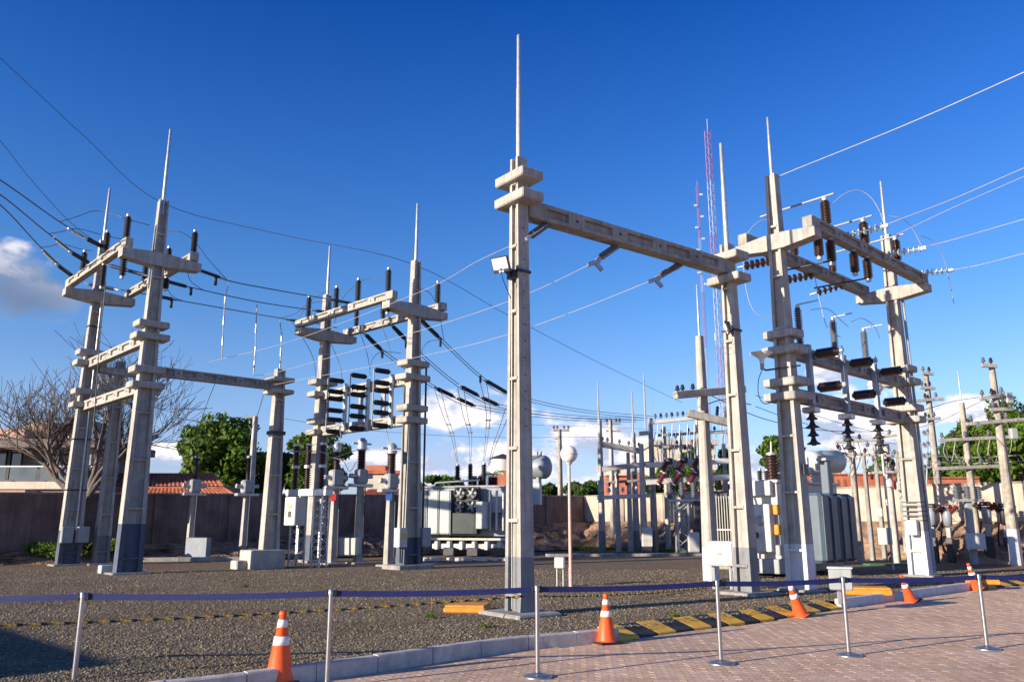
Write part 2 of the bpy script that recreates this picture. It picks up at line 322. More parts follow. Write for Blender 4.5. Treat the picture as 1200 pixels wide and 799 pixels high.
# gravel: everything behind the kerb as far as the end of the yard
RA, RB, RC = ks(726), ks(986), ks(1138)
gp = [kpt(s)[0]+kpt(s)[1]*(.44 if RA < s < RB or s > RC else .10) for s in sorted(list(np.linspace(0, kcum[-1], 60))+[RA, RA+.01, RB-.01, RB, RC, RC+.01])]
gravel = sheet('gravel_ground', [(-60, gp[0].y)]+[(p.x, p.y) for p in gp]+[(24, gp[-1].y+1), (24.5, 29.5), (19, 33.5), (12.5, 38.2), (6.2, 43.6), (2.5, 42.6), (-8, 34.0), (-17.5, 31.2), (-60, 31.2)], 'gravel', 0.0, 'grey brown crushed gravel of the substation yard')
base = sheet('pavement_bed', [(-60, -20), (60, -20), (60, 24), (24, gp[-1].y+1)]+[(p.x, p.y) for p in gp[::-1]]+[(-60, gp[0].y)], M['paver2'], -.155, 'sandy bed under the pavers')
pave = thing('pavement', None, None); pave['kind'] = 'structure'; pave['label'] = 'pinkish interlocking paved path in front of the kerb'
# pavers: zigzag bricks in running rows parallel to the kerb
def paver_mesh(mi, a=.212, b=.106, zz=.028, h=.05):
    mb = MB(); mb.mi = 0; n = 4; top = []
    for i in range(n+1): top.append((-a/2+a*i/n, -b/2+(zz/2 if i % 2 else -zz/2)))
    for i in range(n+1): top.append((a/2-a*i/n, b/2+(zz/2 if (n-i) % 2 else -zz/2)))
    sh = lambda p, k: (p[0]*k, p[1]*(k-.02), 0)
    m_ = len(top); vs = [V((p[0]*.992, p[1]*.98, 0)) for p in top]+[V((p[0]*.997, p[1]*.985, -.0025)) for p in top]+[V((p[0]*1.0, p[1]*.995, -.02)) for p in top]
    mb.add(vs, [tuple(range(m_))]+[(m_+i, m_+(i+1) % m_, (i+1) % m_, i) for i in range(m_)]+[(2*m_+i, 2*m_+(i+1) % m_, m_+(i+1) % m_, m_+i) for i in range(m_)])
    return mb
pav_me = []
for i in range(5):
    o = paver_mesh(i).build('paver', 'paver%d' % i); me = o.data; bpy.data.objects.remove(o); pav_me.append(me)
pdir = (G(986, 714, -.15)-G(600, 765, -.15)).normalized(); pn = V((-pdir.y, pdir.x, 0))
def front_of_kerb(p):
    i = min(range(0, len(KC), 2), key=lambda i: (KC[i]-p).length_squared); i = min(i, len(KC)-2)
    d = KC[i+1]-KC[i]; return (d.x*(p.y-KC[i].y)-d.y*(p.x-KC[i].x)) < -.03*d.length
def inview(p, m=30):
    zc = p.y*_c+(p.z-EYE)*_s
    if zc < .5: return False, 0
    x = 600+p.x/zc*FPX; y = 399.5-((p.z-EYE)*_c-p.y*_s)/zc*FPX
    return (-m < x < 1200+m and y < 799+m), zc
cand = []
PA, PB = .216, .112
for j in range(-60, 110):
    for i in range(-75, 140):
        p = V((2, 10.0, 0))+pdir*((i+(.5 if j % 2 else 0))*PA)+pn*(j*PB-2.0); p.z = -.132
        ok, zc = inview(p)
        if ok and p.y < 24 and front_of_kerb(p): cand.append((zc, p))
cand.sort(key=lambda t: t[0]); ang = math.atan2(pdir.y, pdir.x)
rest = MB()
for k, (zc, p) in enumerate(cand):
    mi = int(rng.integers(5)); dz = rng.normal()*.0008; q = p+V((0, 0, dz))
    if k < 298:
        o = bpy.data.objects.new('paver', pav_me[mi]); col.objects.link(o); o.location = q; o.rotation_euler = (rng.normal()*.0025, rng.normal()*.0025, ang+rng.normal()*.004); o.parent = pave
    else:
        rest.mi = mi; me = pav_me[mi]; rt = Matrix.Rotation(ang+rng.normal()*.004, 3, 'Z') @ Matrix.Rotation(rng.normal()*.003, 3, 'X')
        nv = 10; rest.add([rt @ v.co+q for v in me.vertices][:nv*2], [f.vertices[:] for f in me.polygons if max(f.vertices) < nv*2])
rest.build('pavers', ['paver%d' % i for i in range(5)], pave, kind='stuff')
# kerb stones
kerb = thing('kerb', None, None); kerb['kind'] = 'structure'; kerb['label'] = 'concrete kerb between gravel and paving, with a yellow and black ramped stretch'
def kerbstone(s0, s1, m, ramp=False, name='kerb_stone'):
    mb = MB(); n = 3; g = .006; rows = []; jz = rng.normal()*.003
    for k in range(n+1):
        p, nr = kpt(s0+g+(s1-s0-2*g)*k/n)
        if ramp: pr = [(0, -.15), (0, -.105), (.015, -.094), (.44, .022), (.46, -.03)]
        else: pr = [(0, -.15), (.005, .03+jz), (.02, .045+jz), (.11, .047+jz), (.125, .035+jz), (.13, -.03)]
        rows.append([p+nr*a+Z*b for a, b in pr])
    m_ = len(rows[0]); vs = [p for r in rows for p in r]; fs = []
    for k in range(n):
        for i in range(m_-1): fs.append((k*m_+i, (k+1)*m_+i, (k+1)*m_+i+1, k*m_+i+1))
    fs += [tuple(range(m_)), tuple(n*m_+i for i in range(m_-1, -1, -1))]
    mb.add(vs, fs); return mb.build(name, m, kerb)
sA = ks(726); sB = ks(986); sC = ks(1138)
s = 0.0
while s < sA-.1: e = min(s+.80, sA); e = sA if sA-e < .25 else e; kerbstone(s, e, 'kerb'); s = e
nb = 20; wblk = (sB-sA)/15
for k in range(15): kerbstone(sA+k*wblk, sA+(k+1)*wblk, 'blackp' if k % 2 else 'yellow', True, 'ramp_block')
s = sB
while s < sC-.1: e = min(s+.8, sC); e = sC if sC-e < .25 else e; kerbstone(s, e, 'kerbwhite'); s = e
wblk = .42; k = 0
while sC+(k+1)*wblk < kcum[-1]: kerbstone(sC+k*wblk, sC+(k+1)*wblk, 'blackp' if k % 2 else 'yellow', True, 'ramp_block'); k += 1
# loose gravel stones lying on the near part of the yard
def scatter_gravel():
    oct_v = np.array([(1, 0, 0), (0, 1, 0), (-1, 0, 0), (0, -1, 0), (.3, .2, .7), (-.3, -.2, -.4)], float)
    oct_f = np.array([(0, 1, 4), (1, 2, 4), (2, 3, 4), (3, 0, 4)])
    pts = []
    while len(pts) < 115000:
        Y = 8.5+(27-8.5)*rng.random()**1.7; X = (rng.random()*2-1)*Y*.68
        pts.append((X, Y))
    P_ = np.array(pts); bx = np.array([(p+n*.15)[:2] for p, n in back]); 
    yk = np.interp(P_[:, 0], bx[:, 0], bx[:, 1]); keep = P_[:, 1] > yk+.04
    P_ = P_[keep]; n = len(P_); sc_ = .006+.011*rng.random(n)*(1+P_[:, 1]/26); th = rng.random(n)*6.283
    v = np.repeat(oct_v[None], n, 0)*sc_[:, None, None]*(1+.35*rng.standard_normal((n, 6, 3)))
    c, s_ = np.cos(th)[:, None], np.sin(th)[:, None]; x = v[:, :, 0]*c-v[:, :, 1]*s_; y = v[:, :, 0]*s_+v[:, :, 1]*c
    v[:, :, 0] = x+P_[:, :1]; v[:, :, 1] = y+P_[:, 1:]; v[:, :, 2] = np.abs(v[:, :, 2])+.001
    f = (oct_f[None]+(np.arange(n)*6)[:, None, None]).reshape(-1, 3)
    me = bpy.data.meshes.new('gravel_stones'); me.from_pydata(v.reshape(-1, 3).tolist(), [], f.tolist())
    for i in range(4): me.materials.append(M['stone%d' % i])
    me.polygons.foreach_set('material_index', np.repeat(rng.integers(0, 4, n), 4)); me.update()
    o = bpy.data.objects.new('gravel', me); col.objects.link(o); tag(o, 'loose grey brown gravel stones spread over the yard', 'gravel', kind='stuff')
scatter_gravel()
# concrete cable trench edges, plus a stand-in strip for a shadow, crossing the back of the yard
def strip(name, p0, p1, wd, h, m, z0=0.0):
    p0 = V(p0); p1 = V(p1); d = (p1-p0).normalized(); mb = MB(); Lg = (p1-p0).length; n = max(1, round(Lg/1.2))
    root = thing(name, None, None, ((p0.x+p1.x)/2, (p0.y+p1.y)/2, 0)); root['kind'] = 'structure'
    for k in range(n):
        c = p0+d*(Lg*(k+.5)/n); mb = MB(); mb.box(V((c.x, c.y, z0+h/2)), (Lg/n-.015, wd, h), d, ch=.01); mb.build('cover_or_shade_slab', m, root)
    return root
strip('cable_trench_or_shade_strip', G(-60, 656), G(62, 657.5), .35, .10, 'concrete_pale')['label'] = 'pale concrete trench edge at the far left of the yard'
strip('cable_trench_or_shade_strip', G(168, 658), G(298, 657), .4, .16, 'concrete_grey')['label'] = 'low concrete trench edge behind the small posts'
strip('cable_trench_or_shade_strip', G(640, 652), G(835, 651), .5, .12, 'concrete_grey')['label'] = 'low grey strip standing in for the shadow band before the far gantry'  # strip laid where only a dark band of shadow crosses the ground
strip('cable_trench_or_shade_strip', G(1062, 656), G(1230, 659), .4, .20, 'concrete_pale')['label'] = 'pale concrete edge in front of the recloser posts'
# ------------------------------------------------------------------ embankment and boundary walls
corner = V((4.4, 50.0, 0)); dL = V((-.766, -.643, 0)); dR = V((.643, -.766, 0)); nL = V((.643, -.766, 0)); nR = V((-.766, -.643, 0))
def wz(side, t):   # wall foot and top heights along the wall
    return (1.4-t*.0335, 2.9-t*.0135) if side == 'L' else (1.4+t*.003, 2.9+t*.002)
def bank_mesh(name, d, n, side, Lg, foot):
    nx, nyy = 110, 14; vs = []; fs = []
    for i in range(nx+1):
        t = Lg*i/nx; zb = wz(side, t)[0]+.04
        for j in range(nyy+1):
            u = j/nyy; out = foot(t)*u; h = zb*(1-u)**.9*(1 if u < .08 else 1)
            bumps = .22*math.sin(t*1.7+u*5)*math.sin(t*.63+1)+.12*math.sin(t*4.1+u*9)+.09*rng.normal()
            out += bumps*(.9 if 0 < u < 1 else 0); h += .10*rng.normal()*math.sin(PI*u)*min(1, zb)
            if j == nyy: h = -.05
            p = corner+d*t+n*(out+.02); vs.append(V((p.x, p.y, max(h, -.05))))
    for i in range(nx):
        for j in range(nyy):
            a = i*(nyy+1)+j; fs.append((a, a+1, a+nyy+2, a+nyy+1) if side == 'R' else (a, a+nyy+1, a+nyy+2, a+1))
    mb = MB(); mb.add(vs, fs, True); return mb.build(name, 'bank', None, kind='structure')
M['bank'] = mat('bank_soil', (.33, .19, .115), .95, var=.45, scale=1.0, bump=1.0, bscale=6, bdist=.12, c2=(.52, .33, .21))
bank_mesh('embankment', dL, nL, 'L', 60, lambda t: 2.6-min(t, 30)*.035)['label'] = 'eroded reddish soil bank below the shaded wall'
bank_mesh('embankment', dR, nR, 'R', 40, lambda t: 2.7)['label'] = 'sunlit eroded reddish soil bank below the right hand wall'
def wall(label, d, n, side, Lg, blockstep):
    root = thing('boundary_wall', label, 'wall', corner+d*(Lg/2)); 
    k = 0; t = 0.0
    while t < Lg-.01:
        e = min(t+blockstep, Lg); b0, t0 = wz(side, t); b1, t1 = wz(side, e); mb = MB(); off = .012*rng.normal()
        a = corner+d*(t+.012)+n*off; b = corner+d*(e-.012)+n*off
        pts = [V((a.x, a.y, -.2)), V((b.x, b.y, -.2)), V((b.x, b.y, t1)), V((a.x, a.y, t0))]
        mb.prism(pts, -n*.2); mb.build('wall_panel', 'wall' if side == 'R' else 'wallshade', root)
        mb = MB(); p = corner+d*t-n*.06; mb.box((p.x, p.y, t0/2-.05), (.26, .32, t0+.05), d); mb.build('pilaster', 'block' if side == 'R' else 'wallshade', root)
        mb = MB(); c0 = V((a.x, a.y, t0))+n*.035; c1 = V((b.x, b.y, t1))+n*.035; mb.prism([c0, c1, c1+Z*.07, c0+Z*.07], -n*.27); mb.build('coping', 'block', root)
        t = e; k += 1
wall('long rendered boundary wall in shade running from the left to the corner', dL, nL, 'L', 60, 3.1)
wall('sunlit rendered boundary wall running from the corner to the right edge', dR, nR, 'R', 40, 3.1)
#@@OBJECTS
# ================================================================== structural parts
def hpole(parent, base, h, p0, q0, p1, q1, P_, Q_, m='concrete', paint=None, ph=1.0, ribs=1.25, taper_top=None, rz0=.45):
    """double-T concrete pole; flanges face +-P_, recessed webs face +-Q_"""
    base = V(base)
    def ringat(z, g=0.0):
        t = min(1, z/h); p = p0+(p1-p0)*t; q = q0+(q1-q0)*t; fl = max(.06, p*.19); wb = max(.035, q*.18)
        a, b = p/2+g, q/2+g; ai = p/2-fl
        o = [(-a, -b), (-ai-g*0, -b), (-ai-.015, -wb), (ai+.015, -wb), (ai, -b), (a, -b), (a, b), (ai, b), (ai+.015, wb), (-ai-.015, wb), (-ai, b), (-a, b)]
        return [base+P_*x+Q_*y+Z*z for x, y in o]
    def seg(z0, z1, name, mm, g=0.0, cut=0.0):
        mb = MB(); zs = [z0, z1]; vs = []; fs = []
        for z in zs: vs += ringat(z, g)
        for i in range(12): fs.append((i, (i+1) % 12, 12+(i+1) % 12, 12+i))
        fs += [(11, 10, 9, 2, 1, 0), (9, 8, 3, 2), (8, 7, 6, 5, 4, 3)]
        fs += [tuple(12+i for i in (0, 1, 2, 9, 10, 11)), tuple(12+i for i in (2, 3, 8, 9)), tuple(12+i for i in (3, 4, 5, 6, 7, 8))]
        mb.add(vs, fs); z = rz0
        while z < h-.5:
            if z0+.05 <= z < z1-.05:
                t = z/h; p = p0+(p1-p0)*t; q = q0+(q1-q0)*t; mb.box(base+Z*z, (p*.72, q+.035, .055), P_, Q_)
            z += ribs
        return mb.build(name, mm, parent)
    if paint: seg(-.1, ph, 'painted_base', paint); return seg(ph, h, 'pole', m)
    return seg(-.1, h, 'pole', m)
def rod(parent, p, h, r=.03, m='galv'):
    mb = MB(); p = V(p); mb.lathe(p-Z*.5, Z, [(0, r*1.3), (.5+h*.55, r*1.15), (.5+h*.56, r), (.5+h*.985, r*.8), (.5+h, .003)], 8); mb.build('lightning_rod', m, parent)
def beam(parent, a, b, h=.32, w=.26, n=3, m='concrete', up=Z):
    a = V(a); b = V(b); d = (b-a); Lg = d.length; d.normalize(); s_ = d.cross(Z).normalized(); u = s_.cross(d).normalized(); mb = MB()
    mid = (a+b)/2; ft = h*.24
    mb.box(mid+u*(h/2-ft/2), (Lg-.02, w, ft), d, s_, ch=.012); mb.box(mid-u*(h/2-ft/2), (Lg-.02, w, ft), d, s_, ch=.012)
    mb.box(mid, (Lg-.02, w*.42, h-ft*1.6), d, s_)
    bl = min(.42, Lg/(n+1)*.38)
    for k in range(n+2):
        t = (bl/2) if k == 0 else (Lg-bl/2 if k == n+1 else Lg*k/(n+1)); mb.box(a+d*t, (bl, w-.012, h-.02), d, s_, ch=.01)
    o = mb.build('beam', m, parent); mb = MB()
    for k in range(1, n+1):
        t = Lg*k/(n+1); mb.cyl(a+d*t-s_*(w/2+.006), a+d*t+s_*(w/2+.006), .028, seg=8)
    mb.build('bolt', 'darkmetal', o, kind='stuff'); return o
def collar(parent, p, P_, Q_, sp, sq, h=.2, m='concrete', off=(0, 0)):
    mb = MB(); mb.box(V(p)+P_*off[0]+Q_*off[1], (sp, sq, h), P_, Q_, ch=.022); return mb.build('collar', m, parent)
def bracket(parent, p, d, l0, l1, w=.36, h=.36, he=.2, m='concrete'):
    p = V(p); d = V(d).normalized(); n = V((-d.y, d.x, 0)); mb = MB()
    pr = [(-l0, he/2), (-l0, -he/2), (-l0*.25, -h/2-.02), (l1*.25, -h/2-.02), (l1, -he/2), (l1, he/2), (.25, h/2), (-.25, h/2)]
    mb.prism([p+d*a+Z*b-n*(w/2) for a, b in pr], n*w); return mb.build('bracket', m, parent)
def part_ins(parent, p0, p1, rc, rs, n, m='polymer', name='insulator', cap=True, seg=10):
    mb = MB(); ins(mb, p0, p1, rc, rs, n, seg); o = mb.build(name, m, parent)
    if cap:
        d = (V(p1)-V(p0)).normalized(); pr_ = o if o.parent.parent is None else o.parent
        mc = MB(); mc.cyl(V(p1)-d*.01, V(p1)+d*.07, rc*1.15, seg=8); mc.build('cap', 'galv', pr_); mc = MB(); mc.cyl(V(p0)-d*.06, V(p0)+d*.01, rc*1.25, seg=8); mc.build('base', 'galv', pr_)
    return o
def strap(parent, p, P_, Q_, sp, sq, h=.05, m='darkmetal', name='clamp_band'):
    mb = MB(); p = V(p)
    for s_ in (-1, 1):
        mb.box(p+P_*(s_*(sp/2+.008)), (.016, sq+.03, h), P_, Q_); mb.box(p+Q_*(s_*(sq/2+.008)), (sp+.03, .014, h), P_, Q_)
    return mb.build(name, m, parent)
def footing(parent, p, P_, Q_, s1, s2, h=.06, m='concrete_grey'):
    mb = MB(); mb.box(V((p[0], p[1], h/2-.04)), (s1, s2, h+.08), P_, Q_, ch=.03); return mb.build('footing', m, parent)

# ------------------------------------------------------------------ A: line portal in the foreground (two poles and a long beam)
pA = G(609, 720); pB = G(876, 696)
dP = (pB-pA).normalized(); nP = V((-dP.y, dP.x, 0))      # dP along the beam; nP away
por = thing('line_portal', 'largest nearest concrete portal with two poles and one long recessed beam', 'portal frame', pA)
hA = Zof(187, pA.y); hB = Zof(287, pB.y)
hpole(por, pA, hA, .46, .30, .23, .24, nP, dP, paint='paint_grey', ph=Zof(652, pA.y), ribs=1.25, rz0=.32)
hpole(por, pB, hB, .46, .30, .23, .24, nP, dP, paint='paint_grey', ph=Zof(641, pB.y), ribs=1.25, rz0=.6)
footing(por, pA, nP, dP, 1.15, .95); footing(por, pB, nP, dP, 1.1, .9)
zb = 7.36
beam(por, pA+dP*.16+Z*zb+nP*-.0, pB-dP*.1+Z*zb, .34, .30, 4, 'concrete_grey')
for p_, zs in ((pA, (7.93, 7.50)), (pB, (7.62, 7.08))):
    for k, z_ in enumerate(zs): collar(por, V((p_.x, p_.y, z_)), nP, dP, .86 if k == 0 else .9, .52, .19)
rod(por, pA+Z*hA, Zof(40, pA.y)-hA, .042); rod(por, pB+Z*hB, Zof(167, pB.y)-hB, .05)
for p_, x_ in ((pA, 320), (pB, 388)): strap(por, V((p_.x, p_.y, Zof(x_, p_.y))), nP, dP, .32, .27, .05)
mb = MB()                                     # small bolt holes up the upper flange face
for k in range(13):
    z_ = 3.2+k*.31; t = z_/hA; mb.cyl(pA+Z*z_-nP*(.23-.115*t+.002), pA+Z*z_-nP*(.23-.115*t+.012), .013, seg=6)
mb.build('bolt_hole', 'darkmetal', por, kind='stuff')
mb = MB(); mb.tube(smooth([pA-dP*.14+nP*.04+Z*z_ for z_ in (0.1, 1.5, 3, 4.5, 6, 7.2, 8.2)], 2), .008, 5); mb.build('earthing_wire', 'galv', por)

# ------------------------------------------------------------------ floodlights
def floodlight(label, px, py, Y, look, sz=.36):
    c = at(px, py, Y); root = thing('floodlight', label, 'floodlight', c, group='led floodlights clamped to the portal poles'); d = V(look).normalized(); X_ = Z.cross(d).normalized(); Y_ = d.cross(X_)
    mb = MB(); mb.box(c, (sz, sz*.82, .05), X_, Y_, ch=.015)
    for k in range(6): mb.box(c-d*.05+X_*(sz*(-.36+.145*k)), (.012, sz*.6, .07), X_, Y_)
    mb.build('housing', 'darkmetal', root)
    mb = MB(); mb.box(c+d*.028+Y_*.02, (sz*.86, sz*.58, .012), X_, Y_, ch=.004); mb.build('lens', 'lampface', root)
    mb = MB(); mb.box(c+d*.03-Y_*(sz*.34), (.1, .03, .02), X_, Y_); mb.build('sensor', 'lampface', root)
    return root, c, X_, Y_, d
r_, c_, X_, Y_, d_ = floodlight('square white faced floodlight clamped high on the tall foreground pole', 587, 310, pA.y-.35, (-.45, -.75, -.42))
mb = MB(); q = pA+Z*Zof(322, pA.y)-dP*.16; mb.box((c_+q)/2-Z*.05, ((q-c_).length, .06, .07), q-c_, ch=.01); mb.box(q-Z*.03, (.12, .2, .16), dP, nP, ch=.01); mb.build('mount', 'darkmetal', r_)
mb = MB(); mb.tube(smooth([c_-Z*.12, c_+V((.05, .05, -.3)), q+V((-.02, 0, -.5))], 5), .008, 5); mb.build('cable', 'rubber', r_)
r_, c_, X_, Y_, d_ = floodlight('dark floodlight seen from the side on the second portal pole', 852, 384, pB.y-.3, (-.93, .2, -.3), .34)
mb = MB(); q = pB+Z*Zof(388, pB.y)-dP*.15; mb.box((c_+q)/2-Z*.03, ((q-c_).length, .05, .05), q-c_, ch=.01); mb.build('mount', 'darkmetal', r_)

# ------------------------------------------------------------------ B: left gantry
a1 = G(149, 672); a2 = a1+E2*6.15; a2.z = 0
gA = thing('switchyard_gantry', 'left concrete gantry of two tall leaning looking poles beside the bare tree', 'gantry', a1, group='tall concrete gantries')
hpole(gA, a1, 11.8, .74, .36, .28, .24, E1, E2, paint='paint_blue', ph=1.45, ribs=1.45)
hpole(gA, a2, 12.0, .74, .36, .28, .24, E1, E2, paint='paint_blue', ph=1.2, ribs=1.45)
for p_ in (a1, a2): footing(gA, p_, E1, E2, 1.1, .8, .05)
for p_, l0, l1 in ((a1, 1.15, 1.35), (a2, 1.15, 1.30)): bracket(gA, V((p_.x, p_.y, 9.75)), E1, l0, l1, .42, .42, .26)
for s_ in (-.98, 1.12): beam(gA, a1+E1*s_-E2*.22+Z*10.09, a2+E1*s_+E2*.22+Z*10.09, .30, .24, 4)
for z_ in (7.18, 5.62): beam(gA, a1+E2*.2+Z*z_, a2-E2*.2+Z*z_, .34, .26, 4)
for p_ in (a1, a2):
    for z_, sp in ((7.60, .95), (7.20, 1.05), (6.14, .95), (5.65, 1.0)): collar(gA, V((p_.x, p_.y, z_)), E1, E2, sp, .6, .2)
rod(gA, a1+Z*11.8, Zof(151, a1.y)-11.8, .05); rod(gA, a2+Z*12, Zof(220, a2.y)-12, .05)
for z_ in (8.6, 4.4, 2.6): strap(gA, V((a2.x, a2.y, z_)), E1, E2, .74-.46*z_/12+.01, .36-.12*z_/12+.01, .05)
mb = MB(); mb.tube([a2-E2*.2+E1*.1+Z*z_ for z_ in (1.2, 4, 8, 9.6)], .03, 6); mb.build('conduit', 'galv', gA)
# beam going right from A1 to the lower pole
a4 = at(327, 452, 28.2); a4.z = 0
hpole(gA, a4, 6.75, .62, .36, .30, .26, E1, E2, ribs=1.3)
mb = MB(); mb.box((a4.x-.1, a4.y-.35, .28), (1.15, 1.0, .62), E1, E2, ch=.03); mb.box((a4.x-.72, a4.y-.75, .12), (.4, .5, .3), E1, E2, ch=.03); mb.build('foundation_block', 'concrete_pale', gA)
beam(gA, a1+E1*.25+Z*6.14, V((a4.x, a4.y, 6.14))-E1*.1, .30, .26, 5, 'concrete_grey')
for z_ in (6.35, 5.93): collar(gA, V((a4.x, a4.y, z_)), E1, E2, .8, .8, .15)
strap(gA, V((a4.x, a4.y, 4.5)), E1, E2, .5, .34, .12)
# short third pole behind with its cross arms
a3 = G(117, 661)
hpole(gA, a3, 7.4, .52, .34, .30, .24, E1, E2, paint='paint_grey', ph=1.0, ribs=1.3); footing(gA, a3, E1, E2, 1.0, .8, .05)
for z_ in (7.0, 6.35): bracket(gA, V((a3.x, a3.y, z_)), E1, .75, 1.5, .32, .24, .18)
for k in (-.22, .3): mb = MB(); mb.box(a2-E2*.36+E1*k+Z*1.05, (.38, .22, .55), E1, E2, ch=.02); mb.build('control_box', 'cabgrey', gA)
mb = MB(); mb.box(a1+V((-.75, .2, .12)), (.36, .3, .24), E1, E2, ch=.02); mb.build('concrete_block', 'cab', gA)
# post insulators on both top beams
def posts(g, spots, Y0, r=(.05, .10), m='polymer'):
    for (x, y0, y1, Y) in spots: part_ins(g, at(x, y0, Y), at(x+(0), y1, Y), r[0], r[1], 9, m, 'post_insulator')
sA1 = a1+E1*-.98; sA2 = a1+E1*1.12
def onbeam(base, d, t, z, g, hgt, m='polymer', rc=.055, rs=.11, down=0.0, n=10):
    p = base+d*t+Z*z
    if hgt: part_ins(g, p, p+Z*hgt, rc, rs, n, m, 'post_insulator')
    if down: part_ins(g, p-Z*.36, p-Z*(.36+down), rc, rs, n, m, 'post_insulator')
    return p
for t, hg, dn in ((.15, .78, .85), (2.2, .78, .75), (4.7, .70, 0)): onbeam(sA1, E2, t, 10.25, gA, hg, down=dn)
for t, hg, dn in ((-.0, .74, 0), (2.3, .74, .4), (4.6, .70, 0)): onbeam(sA2, E2, t, 10.25, gA, hg, down=dn)

# ------------------------------------------------------------------ C: middle gantry
m1 = G(478, 666); m2 = m1+E2*5.45; m2.z = 0; m2.x = at(374, 600, m2.y).x-.1
eM = (m2-m1).normalized(); fM = V((eM.y, -eM.x, 0))
gM = thing('switchyard_gantry', 'middle concrete gantry with two poles and a bank of black disconnectors', 'gantry', m1, group='tall concrete gantries')
hpole(gM, m1, 10.55, .70, .46, .26, .24, fM, eM, paint='paint_blue', ph=1.0, ribs=1.5)
hpole(gM, m2, 10.4, .70, .42, .26, .24, fM, eM, paint='paint_blue', ph=1.0, ribs=1.5)
footing(gM, m1, E1, E2, 1.4, 1.0, .14); footing(gM, m2, E1, E2, 1.1, .9, .1)
for p_ in (m1, m2): bracket(gM, V((p_.x, p_.y, 8.72)), fM, 1.25, 1.35, .42, .42, .24)
for s_ in (-1.1, 1.12): beam(gM, m1+fM*s_-eM*.3+Z*9.04, m2+fM*s_+eM*.3+Z*9.04, .28, .24, 4)
beam(gM, m1+eM*.2+Z*6.30, m2-eM*.2+Z*6.30, .34, .26, 4); beam(gM, m1+eM*.2+Z*4.90, m2-eM*.2+Z*4.90, .36, .28, 4)
for p_ in (m1, m2):
    for z_, sp in ((6.82, 1.0), (6.33, 1.1), (5.28, .95), (4.86, .95)): collar(gM, V((p_.x, p_.y, z_)), fM, eM, sp, .6, .2)
rod(gM, m1+Z*10.55, Zof(238, m1.y)-10.55, .05); rod(gM, m2+Z*10.4, Zof(288, m2.y)-10.4, .05)
mb = MB(); mb.box(m1-fM*.0-eM*.0+fM*-.36+Z*3.6, (.02, .22, .4), fM, eM); mb.build('sign_plate', 'cabgrey', gM)
for s_, zz_ in ((.5, (0.2, 6.9)), (-.42, (.2, 6.0))):
    mb = MB(); mb.tube([m1+fM*s_-eM*.1+Z*zz_[0], m1+fM*s_-eM*.1+Z*zz_[1]], .035, 6); mb.build('conduit', 'darkmetal', gM)
for s_ in (-.45, .55):
    mb = MB(); mb.box(m1+fM*s_-eM*.15+Z*1.0, (.34, .3, .62), fM, eM, ch=.02); ob = mb.build('control_box', 'cab' if s_ < 0 else 'cabgrey', gM)
mb = MB(); mb.box(m1+fM*-.45-eM*.31+Z*1.05, (.16, .012, .16), fM, eM); mb.build('warning_label', 'sign_yellow', gM)
bM1 = m1-fM*1.1; bM2 = m1+fM*1.12
for t, dn in ((.1, .35), (1.9, 0), (3.3, 0), (5.2, 0)): onbeam(bM1, eM, t, 9.2, gM, .80, down=dn)
for t in (.1, 1.6, 3.4, 5.2): onbeam(bM2, eM, t, 9.2, gM, .78)
# disconnectors between the middle beams
def tubes(parent, name, m, lst, r=.02):
    mb = MB()
    for pts in lst: mb.tube(pts, r, 6)
    return mb.build(name, m, parent)
for t in (.95, 2.35, 3.8):
    c0 = m1+eM*t-fM*.18; mb = MB(); mb.box(V((c0.x, c0.y, 5.6)), (.10, .16, 1.9), fM, eM, ch=.01)
    dis = mb.build('disconnector', 'galv', gM)
    for z_ in (6.62, 6.20, 5.93, 5.50, 5.16, 4.72):
        mb = MB(); ins(mb, c0-fM*.10+Z*z_, c0-fM*.74+Z*z_, .042, .095, 9, 10); mb.build('insulator', 'polymer', dis)
    tubes(dis, 'contact_bar', 'cabgrey', [[c0-fM*.78+Z*6.66, c0-fM*.78+Z*4.7]], .022)
for t in (.55, 1.9, 3.3): mb = MB(); mb.box(m1+eM*t+Z*5.6+fM*.18, (.06, .22, 1.6), fM, eM); mb.build('brace', 'cabgrey', gM)

# ------------------------------------------------------------------ D: right gantry
b1 = G(940, 692); b2 = G(1080, 675); dB = (b2-b1).normalized(); nB = V((-dB.y, dB.x, 0))     # nB away from the camera
gB = thing('switchyard_gantry', 'right concrete gantry with white painted pole bases and brown insulators', 'gantry', b1, group='tall concrete gantries')
hpole(gB, b1, 10.1, .56, .38, .26, .24, nB, dB, paint='paint_white', ph=Zof(637, b1.y), ribs=1.3, rz0=.9)
hpole(gB, b2, 10.2, .56, .38, .26, .24, nB, dB, paint='paint_white', ph=Zof(622, b2.y), ribs=1.3, rz0=.7)
footing(gB, b1, nB, dB, .9, .7, .05); footing(gB, b2, nB, dB, .9, .7, .05)
for p_ in (b1, b2): bracket(gB, V((p_.x, p_.y, 8.30)), nB, 1.08, 1.05, .36, .38, .22)
for s_ in (-.9, .86): beam(gB, b1+nB*s_-dB*.15+Z*8.58, b2+nB*s_+dB*.15+Z*8.58, .30, .26, 4, 'concrete_grey')
beam(gB, b1+dB*.2+Z*5.58, b2-dB*.2+Z*5.58, .32, .26, 4, 'concrete_grey'); beam(gB, b1+dB*.2+Z*4.50, b2-dB*.2+Z*4.50, .32, .26, 4, 'concrete_grey')
for p_ in (b1, b2):
    for z_, sp in ((5.95, .8), (5.56, .95), (4.78, .95), (4.44, 1.0)): collar(gB, V((p_.x, p_.y, z_)), nB, dB, sp, .55, .19)
rod(gB, b1+Z*10.1, Zof(137, b1.y)-10.1, .035); rod(gB, b2+Z*10.2, Zof(212, b2.y)-10.2, .04)
